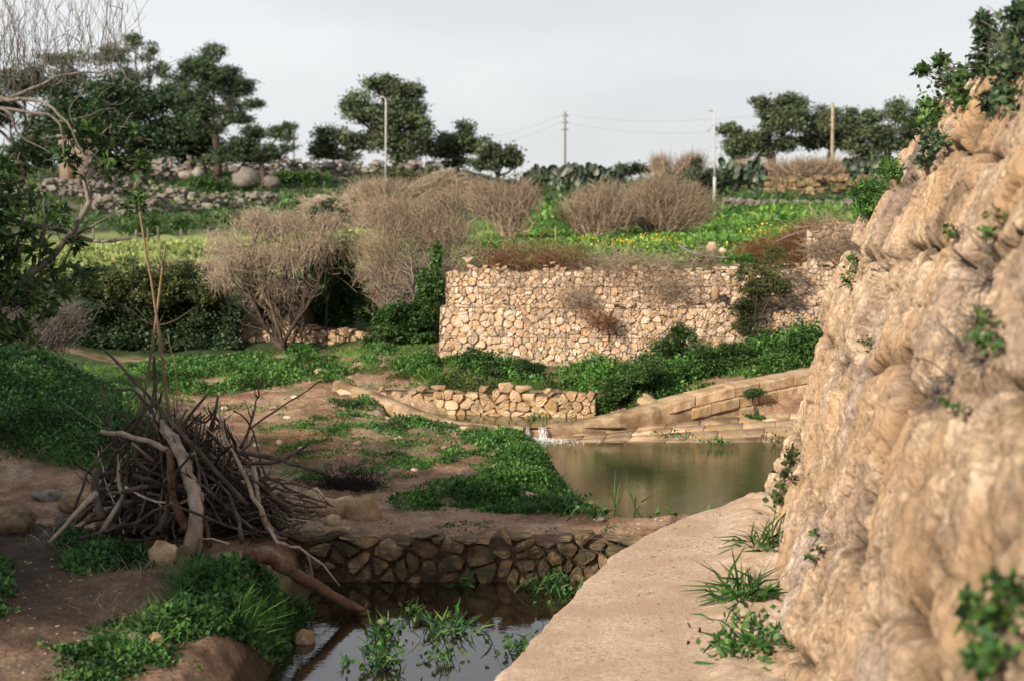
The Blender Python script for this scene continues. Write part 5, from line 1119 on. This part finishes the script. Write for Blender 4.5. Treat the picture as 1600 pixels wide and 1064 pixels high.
def bare_tree():
    b0 = np.array([-5.2, 8.6, 0.]); b0[2] = zs(b0) - .05; Y = 8.8
    root = empty('bare_tree', b0, 'leafless tree whose thin red brown twigs fill the upper left corner', 'tree'); mb = MB()
    L1 = [b0, P(-430, 520, Y), P(-330, 260, Y), P(-150, 175, Y), P(0, 155, Y)]
    ends = [L1, [P(0, 155, Y), P(50, 140, Y), P(100, 118, Y), P(150, 112, Y), P(200, 110, 8.7)], [P(-150, 175, Y), P(-60, 130, Y), P(0, 118, 8.9), P(35, 120, 8.9)], [P(0, 155, Y), P(60, 158, 8.7), P(110, 200, 8.6), P(140, 270, 8.6)], [P(-40, 165, Y), P(40, 175, Y), P(90, 190, Y), P(100, 250, Y)], [P(-60, 160, Y), P(10, 175, 8.6), P(30, 210, 8.6), P(80, 240, 8.6)]]
    for i, pts in enumerate(ends):
        V, q = limb_mesh(pts, .07 if i == 0 else .016, .020 if i == 0 else .003, 14, 7, .006); mb.add(V, q)
    N = 150
    c = np.vstack([spline(ends[1], 40), spline(ends[2], 25), spline([P(-200, 150, Y), P(0, 130, Y)], 20)])
    for _ in range(N):
        s = c[rng.integers(len(c))] + rng.normal(size=3) * [.05, .15, .04]; l_ = rng.uniform(.25, .75); lean = rng.normal() * .22
        t = s + np.array([lean + .05, rng.normal() * .1, 1.]) * l_ + [rng.normal() * .05, 0, 0]
        m = (s + t) / 2 + [lean * -.18, 0, 0] + rng.normal(size=3) * .03; pts = spline([s, m, t], 8)
        V, q = limb_mesh([s, m, t], .0027, .0009, 8, 4, .014); mb.add(V, q)
        for _ in range(4):
            i = rng.integers(1, 7); e = pts[i] + np.array([rng.normal() * .3, rng.normal() * .2, .8]) * rng.uniform(.08, .28)
            V, q = limb_mesh([pts[i], (pts[i] + e) / 2 + rng.normal(size=3) * .01, e], .002, .0009, 4, 3); mb.add(V, q)
    for _ in range(70):
        s = c[rng.integers(len(c))] + rng.normal(size=3) * [.1, .15, .15]; d = rdir(1, -.3)[0]; e = s + d * rng.uniform(.15, .55)
        V, q = limb_mesh([s, (s + e) / 2 + rng.normal(size=3) * .05, e], .004, .001, 7, 4, .012); mb.add(V, q)
    V, q = mb.get(); part('trunk', V, q, M['bark_grey'], root, True)
bare_tree()
# trees standing left of the view whose shade falls over the pile
def shade_tree(label, x, y, zc, r, seed):
    b0 = np.array([x, y, 0.]); b0[2] = zs(b0) - .1; root = empty('shade_tree', b0, label, 'tree')
    rg = np.random.default_rng(seed); W3 = [(np.array([x, y, zc]) + rg.normal(size=3) * r * .45 * [1, 1, .6], (r * .7, r * .7, r * .5)) for _ in range(7)]
    V, q = crown_leaves(W3, 380, 20, .40, .22, .14, shell=.2); part('crown', V, q, M['lf_dark'], root)
    mb = MB(); f = np.array([x, y, zc * .5]); mb.add(*limb_mesh([b0, (b0 + f) / 2 + .1, f], .22, .16, 8, 8))
    for c0, rr in W3: mb.add(*limb_mesh([f, (f + c0) / 2, c0], .10, .03, 7, 6, .01))
    V, q = mb.get(); part('trunk', V, q, M['bark'], root, True)
shade_tree('spreading evergreen beyond the left edge shading the pool', -7.4, 4.0, 4.7, 2.2, 1)
shade_tree('dense evergreen beyond the left edge shading the stick pile', -8.6, 5.7, 4.7, 2.2, 2)

# ------------------------------------------------------------ plants on the cliff, path edge and in the water
def cliff_plant(label, pts, mat, n, L, W, name='cliff_plant', out=.12, up=.2, cat='plant', stems=True, twig=0):
    c0 = cliff_pt(pts[0][0], pts[0][1]); root = empty(name, c0, label, cat); pos = []; mb = MB()
    for a, b, r in pts:
        q0 = cliff_pt(a, b); Yq = q0[1]; cc = P(a, b, Yq - .02) if np.hypot(*(P(a, b, Yq) - q0)[[0, 2]]) > .12 else q0 + np.array([-.05, -.03, .03])
        k = max(3, int(n / len(pts))); pos.append(cc + rng.normal(size=(k, 3)) * S(r, Yq) * .55)
        V, q = limb_mesh([q0, (q0 + cc) / 2 + [0, 0, -.01], cc + [0, 0, S(r, Yq) * .3]], .006, .003, 5, 4); mb.add(V, q)
        for _ in range(4 + twig):
            e = cc + rng.normal(size=3) * S(r, Yq) * (.8 if not twig else 1.1); V, q = limb_mesh([q0, (q0 + e) / 2 + rng.normal(size=3) * .02, e], .004, .0015, 6, 4, .01); mb.add(V, q)
    pos = np.vstack(pos); V, q = leaves(pos, rdir(len(pos), up), L * (.5 + rng.random(len(pos))), W * (.5 + rng.random(len(pos))), .1); part('leaves', V, q, M[mat], root)
    V, q = mb.get(); part('stems', V, q, M['bark_grey'], root, True); return root
cliff_plant('leafy shrub on the shoulder of the rock face against the sky', [(1475, 135, 22), (1450, 165, 18), (1500, 120, 18), (1440, 195, 14), (1505, 150, 18), (1470, 95, 8), (1440, 110, 8), (1460, 180, 16)], 'lf_shrub', 800, .058, .034, twig=3)
cliff_plant('dark shrub at the very top right corner of the rock face', [(1560, 80, 28), (1590, 50, 28), (1530, 105, 18), (1580, 110, 25), (1545, 60, 15), (1610, 90, 30), (1535, 35, 8), (1590, 20, 10)], 'lf_dark', 1500, .055, .026, twig=4)
cliff_plant('feathery light green shrub growing from the edge of the rock face', [(1370, 290, 24), (1380, 265, 16), (1355, 320, 18), (1395, 275, 14), (1345, 300, 16), (1350, 335, 12)], 'lf_weed', 1800, .055, .014, up=.5)
cliff_plant('small climber on the rock face edge beside the gabion wall', [(1330, 420, 8), (1325, 440, 8), (1335, 400, 7)], 'lf_shrub', 70, .05, .03)
cliff_plant('yellowing climber hanging down the rock edge beside the pond', [(1232, 725, 12), (1228, 745, 10), (1220, 765, 11), (1214, 782, 9), (1236, 705, 7)], 'lf_olive', 150, .06, .045)
cliff_plant('dark hanging plant high on the rock face', [(1455, 215, 12), (1450, 240, 12), (1470, 230, 10), (1445, 255, 8)], 'lf_dark', 260, .05, .03)
cliff_plant('dark trailing plant below the top of the rock face', [(1560, 150, 16), (1575, 165, 16), (1545, 170, 10)], 'lf_dark', 260, .05, .03)
cliff_plant('small green tuft in a crack halfway up the rock face', [(1357, 535, 7)], 'lf_shrub', 40, .03, .016)
cliff_plant('green tuft in the upper crack at the right side of the rock face', [(1560, 350, 14), (1550, 370, 10), (1490, 370, 8)], 'lf_shrub', 90, .035, .02)
cliff_plant('green plant in the deep crack at the right edge of the rock face', [(1550, 510, 14), (1555, 540, 16), (1535, 530, 9)], 'lf_weed_dark', 120, .035, .02)
cliff_plant('small green plant low on the rock face near the path', [(1280, 865, 9), (1275, 830, 6), (1272, 885, 6)], 'lf_shrub', 70, .035, .018)
cliff_plant('tiny sprig on the rock face above the long crack', [(1490, 640, 8), (1510, 640, 7)], 'lf_weed', 26, .03, .02)
cliff_plant('dark leafy plant filling the lower right corner of the rock face', [(1560, 980, 28), (1590, 940, 28), (1530, 960, 16), (1580, 1030, 30), (1545, 1040, 20), (1600, 1000, 30)], 'lf_shrub', 300, .05, .03)
cliff_plant('dry thin roots trailing down the rock face', [(1500, 550, 30), (1480, 590, 26), (1520, 500, 26), (1540, 440, 26), (1460, 620, 22), (1530, 560, 26), (1550, 400, 24)], 'lf_olive', 20, .02, .01, twig=22)
def foot_plant(label, px, Y, n, h, w, mat, spread=.12, name='grass_tuft', cat='plant', up=.7, base=None, z=None, lf=0):
    b = P(px, 800, Y) if base is None else np.array(base); b[2] = 0.02 if z is None else z
    pos = b + rng.normal(size=(n, 3)) * [spread, spread, .0]; d = rdir(n, up, .7)
    a = pos; L = h * (.5 + .7 * rng.random(n)); m = a + d * L[:, None] * .55; e = m + nrm(d + [0, 0, -.5]) * L[:, None] * .5
    sd = nrm(np.cross(d, rng.normal(size=(n, 3)))) * w
    V = np.stack([a - sd * .4, a + sd * .4, m + sd, m - sd, e + sd * .15, e - sd * .15], 1).reshape(-1, 3); i = np.arange(n)[:, None] * 6
    q = np.concatenate([i + [0, 1, 2, 3], i + [3, 2, 4, 5]])
    if lf:
        p2 = b + rng.normal(size=(lf, 3)) * [spread * 1.2, spread * 1.2, h * .25] + [0, 0, h * .3]; V2, q2 = leaves(p2, rdir(lf, .3), .055, .038); q = np.vstack([q, q2 + len(V)]); V = np.vstack([V, V2])
    return single(name, V, q, M[mat], label, cat)
foot_plant('arching long leaved grass tuft against the rock foot', 1172, 8.9, 110, .40, .012, 'lf_weed', .09)
foot_plant('light green grass tuft further along the rock foot', 1200, 10.3, 100, .36, .010, 'lf_weed', .10)
foot_plant('small grass tuft at the far end of the rock foot', 1222, 11.4, 40, .2, .008, 'lf_weed', .08)
foot_plant('leafy weed clump at the bottom of the rock foot', 1180, 7.8, 50, .24, .012, 'lf_weed', .12, lf=260)
foot_plant('sparse weeds between the grass tufts at the rock foot', 1180, 8.3, 40, .18, .008, 'lf_weed', .12, lf=60)
def water_plant(label, px, py, z, n, h, w, mat='lf_weed_dark', spread=.05, name='water_plant', lf=0, up=1.3):
    Y = F * (CAMZ - z) / (py - 330); b = P(px, py, Y); b[2] = z
    return foot_plant(label, px, Y, n, h, w, mat, spread, name, 'water plant', up, base=b, z=z - .01, lf=lf)
water_plant('dark rush clump in the pool left of the middle', 598, 1010, WP, 50, .20, .008, lf=30)
water_plant('dense rush clump in the middle of the pool', 700, 1000, WP, 70, .20, .008, spread=.10, lf=50)
water_plant('small rush clump behind the dense one', 645, 975, WP, 24, .15, .007, spread=.06, lf=12)
water_plant('leafy water plant nearest the bottom in the pool', 600, 1060, WP, 44, .22, .009, spread=.07, lf=60)
water_plant('low water plant at the bottom right of the dense rushes', 690, 1050, WP, 18, .14, .008, spread=.06, lf=25)
water_plant('leafy plant in the pool below the path edge', 810, 1035, WP, 22, .17, .009, spread=.10, lf=60)
water_plant('tiny sprig alone in the pool', 540, 1058, WP, 5, .10, .006, spread=.02, lf=6)
water_plant('rush clump at the right side of the pool near the wall', 860, 935, WP, 60, .24, .008, spread=.14, lf=60)
water_plant('broad leaved dock plant in front of the gabion wall', 715, 925, WP, 9, .24, .028, 'lf_weed', .04, up=.7)
water_plant('thin green reed standing in the pond', 962, 800, WQ, 9, .34, .006, 'lf_weed_dark', .02, up=2.2)
water_plant('bent reed leaning right in the pond', 992, 802, WQ, 6, .30, .008, 'lf_weed_dark', .015, up=1.6)
water_plant('broad leaf cluster at the near edge of the pond', 932, 812, 0, 14, .15, .024, 'lf_shrub', .06)
water_plant('row of small broad leaves at the pond edge beside the path', 1010, 812, -.05, 16, .07, .016, 'lf_weed_dark', .16)
water_plant('bushy dark weed at the near left corner of the pond', 890, 806, -.02, 60, .24, .012, 'lf_weed_dark', .12, lf=120)
water_plant('lone leaf weed at the end of the pond edge', 1105, 802, -.03, 4, .09, .02, 'lf_weed_dark', .02)
water_plant('green tuft on the apron edge of the pond', 1122, 697, -.16, 30, .12, .008, 'lf_weed', .07, lf=25)
water_plant('light green tuft low on the apron near the rock face', 1215, 692, -.16, 26, .10, .008, 'lf_olive', .10, lf=15)
water_plant('dark tuft on the apron right of the waterfall', 1050, 684, -.12, 30, .07, .008, 'lf_weed_dark', .12, lf=30)
water_plant('green tuft in the upper stream by the crest', 840, 655, WU, 34, .10, .008, 'lf_weed', .09, lf=10)
for i, (a, b, Y, s, lb) in enumerate([(1180, 612, 17.55, .12, 'dark plant rooted in the weir blocks'), (1190, 655, 17.45, .16, 'low dark plant at the foot of the weir blocks')]):
    bush(lb, [(a, b, 18, 12)], Y, (a, b + 8), 'lf_shrub', 60, 14, .05, .045, .025, name='plant')

# ------------------------------------------------------------ far stones and terrace walls on the hillside
def far_wall(label, pts, n, size, mat='stone_grey', h=2.):
    root = empty('terrace_wall', P(*pts[0]), label, 'stone wall'); base = np.array(root.location)
    for i in range(n):
        t = rng.random() * (len(pts) - 1); k = int(t); a, b = np.array(P(*pts[k])), np.array(P(*pts[k + 1])); c0 = a + (b - a) * (t - k)
        zc = zs(c0); c0[2] = zc if abs(zc - c0[2]) > 3 else c0[2]
        c0 = c0 + [0, rng.normal() * .4, rng.random() * h - .1]; s = size * rng.uniform(.4, 1.15)
        V = np.array([(x, y, z) for x in (-1, 1) for y in (-1, 1) for z in (-1, 1)], float) * s * [.8, .7, .5] + rng.normal(size=(8, 3)) * s * .2
        V = np.vstack([V, [[0, 0, s * .65]]]); q = [[0, 1, 3, 2], [4, 6, 7, 5], [0, 4, 5, 1], [2, 3, 7, 6], [0, 2, 6, 4]]
        me = bpy.data.meshes.new('stone'); me.from_pydata([tuple(v) for v in V], [], q + [[1, 5, 8], [5, 7, 8], [7, 3, 8], [3, 1, 8]]); me.materials.append(M[mat]); me.update()
        link('stone', me, root, c0 - base)
far_wall('grey dry stone wall on the skyline under the big dark evergreen', [(170, 282, 92), (260, 275, 93), (330, 268, 94), (420, 272, 94), (500, 275, 94)], 300, .25, h=1.3)
far_wall('grey dry stone wall below the large eucalyptus', [(500, 272, 94), (600, 272, 95), (690, 272, 95)], 200, .24, h=1.)
far_wall('broken stone terrace row halfway down the left slope', [(150, 325, 66), (220, 332, 64), (310, 325, 66), (400, 322, 68), (430, 325, 68)], 300, .19, h=.8)
far_wall('second stone row behind the leafy tree at left', [(60, 300, 70), (140, 305, 70), (200, 300, 72), (290, 312, 72)], 220, .20, h=.8)
far_wall('long low grey wall across the far field at right', [(1130, 322, 72), (1200, 328, 70), (1290, 326, 70), (1345, 326, 70)], 260, .18, h=.5)
far_wall('dark stone wall behind the right far field', [(1200, 300, 84), (1350, 298, 84)], 100, .34, h=1., mat='stone_dark')
for i, (a, b, w, h) in enumerate([(385, 288, 44, 26), (425, 292, 30, 18), (310, 275, 20, 14), (290, 278, 22, 12), (240, 320, 26, 10), (505, 320, 36, 16), (545, 312, 24, 12)]):
    rock(a, b, w, h, 'stone_grey', ['large grey outcrop on the slope below the low pine', 'smaller grey outcrop right of the large one', 'grey boulder below the tall pine', 'grey boulder left of the tall pine', 'brownish outcrop between the stone rows', 'grey outcrop left of the street lamp', 'pale outcrop touching the left street lamp'][i], Y=[86, 86, 90, 90, 72, 60, 64][i], seed=70 + i)

# ------------------------------------------------------------ lamps, poles, wires, posts
def post(Vs, p0, p1, r0, r1, sides=8): Vs.add(*limb_mesh([p0, p1], r0, r1, 4, sides))
def street_lamp(label, px, ytop, ybase, Y, side, group):
    b = P(px, ybase, Y); t = P(px, ytop, Y); root = empty('street_lamp', b, label, 'street lamp', group)
    mb = MB(); post(mb, b - [0, 0, .5], b + [0, 0, 1.6], .11, .10); part('base', *mb.get(), M['metal'], root, True)
    mb = MB(); post(mb, b + [0, 0, 1.55], t, .07, .045); part('pole', *mb.get(), M['metal'], root, True)
    mb = MB(); arm = [t - [0, 0, .1], t + [side * .04, 0, .12], t + [side * .12, 0, .2]]; mb.add(*limb_mesh(arm, .045, .04, 6, 6)); part('arm', *mb.get(), M['metal'], root, True)
    e = arm[-1]; V = []; prof = [(0, .05), (.06, .09), (.14, .10), (.22, .08), (.27, .03)]
    for dx, w in prof: V += [e + [side * dx, -w, .0], e + [side * dx, -w * .7, .07], e + [side * dx, w * .7, .07], e + [side * dx, w, 0], e + [side * dx, 0, -.05]]
    q = [[i * 5 + j, i * 5 + (j + 1) % 5, i * 5 + 5 + (j + 1) % 5, i * 5 + 5 + j] for i in range(4) for j in range(5)]
    part('lamp_head', V, q, M['metal'], root)
street_lamp('grey street lamp in front of the large eucalyptus', 603, 158, 320, 81, -1, 'street lamps')
street_lamp('grey street lamp right of the brown bare shrubs', 1116, 178, 316, 84, -1, 'street lamps')
def upole(label, px, ytop, ybase, Y, arms, mat='bark', r=.12):
    b = P(px, ybase, Y); t = P(px, ytop, Y); root = empty('utility_pole', b, label, 'utility pole'); mb = MB(); post(mb, b - [0, 0, 1.5], t, r * 1.1, r * .8); part('pole', *mb.get(), M[mat], root, True)
    for dz in arms:
        mb = MB(); post(mb, t + [-.36, 0, -dz], t + [.36, 0, -dz], .03, .03, 4); a = part('crossarm', *mb.get(), M['bark'], root); ins = MB()
        for dx in (-.32, 0.16, .32): post(ins, t + [dx, 0, -dz], t + [dx, 0, -dz + .2], .05, .04, 5)
        V, q = ins.get(); o = link('insulators', mesh_np('insulators', V - np.array(root.location), q, M['metal_dark']), a)
    return t
t1 = upole('utility pole with crossarms standing alone against the sky', 883, 175, 262, 150, (.5, 1.3, 2.1), 'bark_grey')
t2 = upole('wooden pole in front of the right hand eucalyptus row', 1301, 160, 250, 100, (), 'twig_straw', .13)
t3 = upole('thin pole at the right of the low spreading pine', 459, 198, 265, 120, (1.2,), 'bark_grey', .08)
def wire(label, a, b, sag, r=.009):
    t = np.linspace(0, 1, 24)[:, None]; p = a + (b - a) * t; p[:, 2] -= sag * 4 * (t * (1 - t))[:, 0]; V, q = tubes(p[None], np.full((1, 24), r), 4); o = link('power_line', mesh_np('power_line', V, q, M['metal_dark'])); tag(o, label, 'power line')
wire('power line running left from the upper crossarm of the lone pole', t1 + [-.5, 0, -.4], P(640, 228, 145), 1.0)
wire('power line running left from the lower crossarm of the lone pole', t1 + [-.5, 0, -1.2], P(640, 236, 145), 1.2)
wire('power line running right from the top crossarm of the lone pole', t1 + [.5, 0, -.4], t2 + [0, 0, -.3], .9, .008)
wire('power line running right from the lower crossarm of the lone pole', t1 + [.5, 0, -1.3], t2 + [0, 0, -1.3], 1.1, .008)
for i, px in enumerate([146, 212, 248, 283, 325, 232]):
    b = P(px, 386, 46); b[2] = zs(b); V, q = limb_mesh([b - [0, 0, .2], b + [.02 * rng.normal(), 0, .52 + .08 * rng.random()]], .045, .04, 4, 6)
    single('fence_post', V, q, M['bark_grey'], ['leftmost pale fence post at the back of the left field', 'pale fence post behind the tallest cane', 'pale fence post right of the tallest cane, tallest of the row', 'pale fence post in front of the dense green bush', 'pale fence post nearest the straw coloured shrub', 'short fence post close to the tallest cane'][i], 'fence post', 'fence posts at the back of the left field')
for i, (px, py, Y) in enumerate([(868, 378, 26), (1168, 348, 45)]):
    b = P(px, py, Y); b[2] = zs(b); V, q = limb_mesh([b - [0, 0, .1], b + [0, 0, .45]], .02, .018, 4, 6)
    single('stake', V, q, M['cane'], ['thin wooden stake in the weeds beside the rounded bare shrub', 'thin stake at the far right of the terrace'][i], 'stake')
# pillar of a ruined hut among the left trees
def hut():
    a = P(93, 275, 78); b = P(143, 215, 78); x0, x1, z1 = a[0], b[0], b[2]; z0 = a[2] - 1; y0, y1 = 78, 79.6
    root = empty('field_hut', ((x0 + x1) / 2, 78.5, a[2] - .2), 'small plain tan field hut half hidden behind the leafy tree', 'hut')
    def box(n, x0, x1, y0, y1, z0, z1, m, par=root):
        V = [(x, y, z) for x in (x0, x1) for y in (y0, y1) for z in (z0, z1)]; return part(n, V, [[0, 1, 3, 2], [4, 6, 7, 5], [0, 4, 5, 1], [2, 3, 7, 6], [1, 5, 7, 3], [0, 2, 6, 4]], M[m], par)
    box('wall', x0, x1, y0, y1, z0, z1, 'render'); box('roof', x0 - .08, x1 + .08, y0 - .08, y1 + .08, z1 + .002, z1 + .16, 'render'); box('doorway', x0 + .5, x0 + 1.0, y0 - .01, y0 - .003, a[2] - .2, a[2] + 1.1, 'core')
hut()
# black plastic, hose, plank bench
def heap():
    n = 26; m = 12; V = []; c0 = P(785, 398, 21.4); c0[2] = zs(c0)
    for i in range(m + 1):
        th = math.pi / 2 * i / m
        for j in range(n):
            ph = 2 * math.pi * j / n; d = np.array([math.sin(th) * math.cos(ph), math.sin(th) * math.sin(ph), math.cos(th)]); k = 1 + .45 * float(fbm(*(d * 2.2 + 5), 3)) + .10 * math.sin(ph * 7)
            V.append(c0 + d * k * [.30, .2, .17])
    q = [[i * n + j, i * n + (j + 1) % n, (i + 1) * n + (j + 1) % n, (i + 1) * n + j] for i in range(m) for j in range(n)]
    single('plastic_sheet', V, q, M['plastic_black'], 'crumpled black plastic sheet on the terrace left of the weeds', 'plastic sheet')
heap()
V, q = limb_mesh(ps((1060, 383, 20.9), (1078, 394, 20.8), (1100, 400, 20.75), (1140, 404, 20.7)), .02, .02, 14, 8); single('hose', V, q, M['hose'], 'grey hose lying along the top edge of the wall', 'hose', smooth=True)
V, q = limb_mesh(ps((1212, 378, 20.9), (1240, 366, 20.9), (1262, 360, 20.9)), .016, .012, 8, 6); single('hose', V, q, M['hose'], 'dark pipe end rising above the reddish brush heap', 'pipe', smooth=True)
def bench():
    a = P(1085, 333, 60); c0 = P(1130, 333, 60); z = a[2]; root = empty('plank_bench', (a[0], 60, z - .4), 'grey plank resting on posts in the far field', 'plank')
    def box(n, x0, x1, y0, y1, z0, z1):
        V = [(x, y, z) for x in (x0, x1) for y in (y0, y1) for z in (z0, z1)]; part(n, V, [[0, 1, 3, 2], [4, 6, 7, 5], [0, 4, 5, 1], [2, 3, 7, 6], [1, 5, 7, 3], [0, 2, 6, 4]], M['bark_grey'], root)
    box('plank', a[0], c0[0] + .6, 60, 60.4, z - .04, z + .05); box('leg', a[0] + .1, a[0] + .2, 60.1, 60.3, z - .6, z - .042); box('leg', c0[0], c0[0] + .1, 60.1, 60.3, z - .6, z - .042)
bench()
print('tris', sum(sum(len(p.vertices) - 2 for p in []) for _ in [0]), 'objects', len(scn.objects))
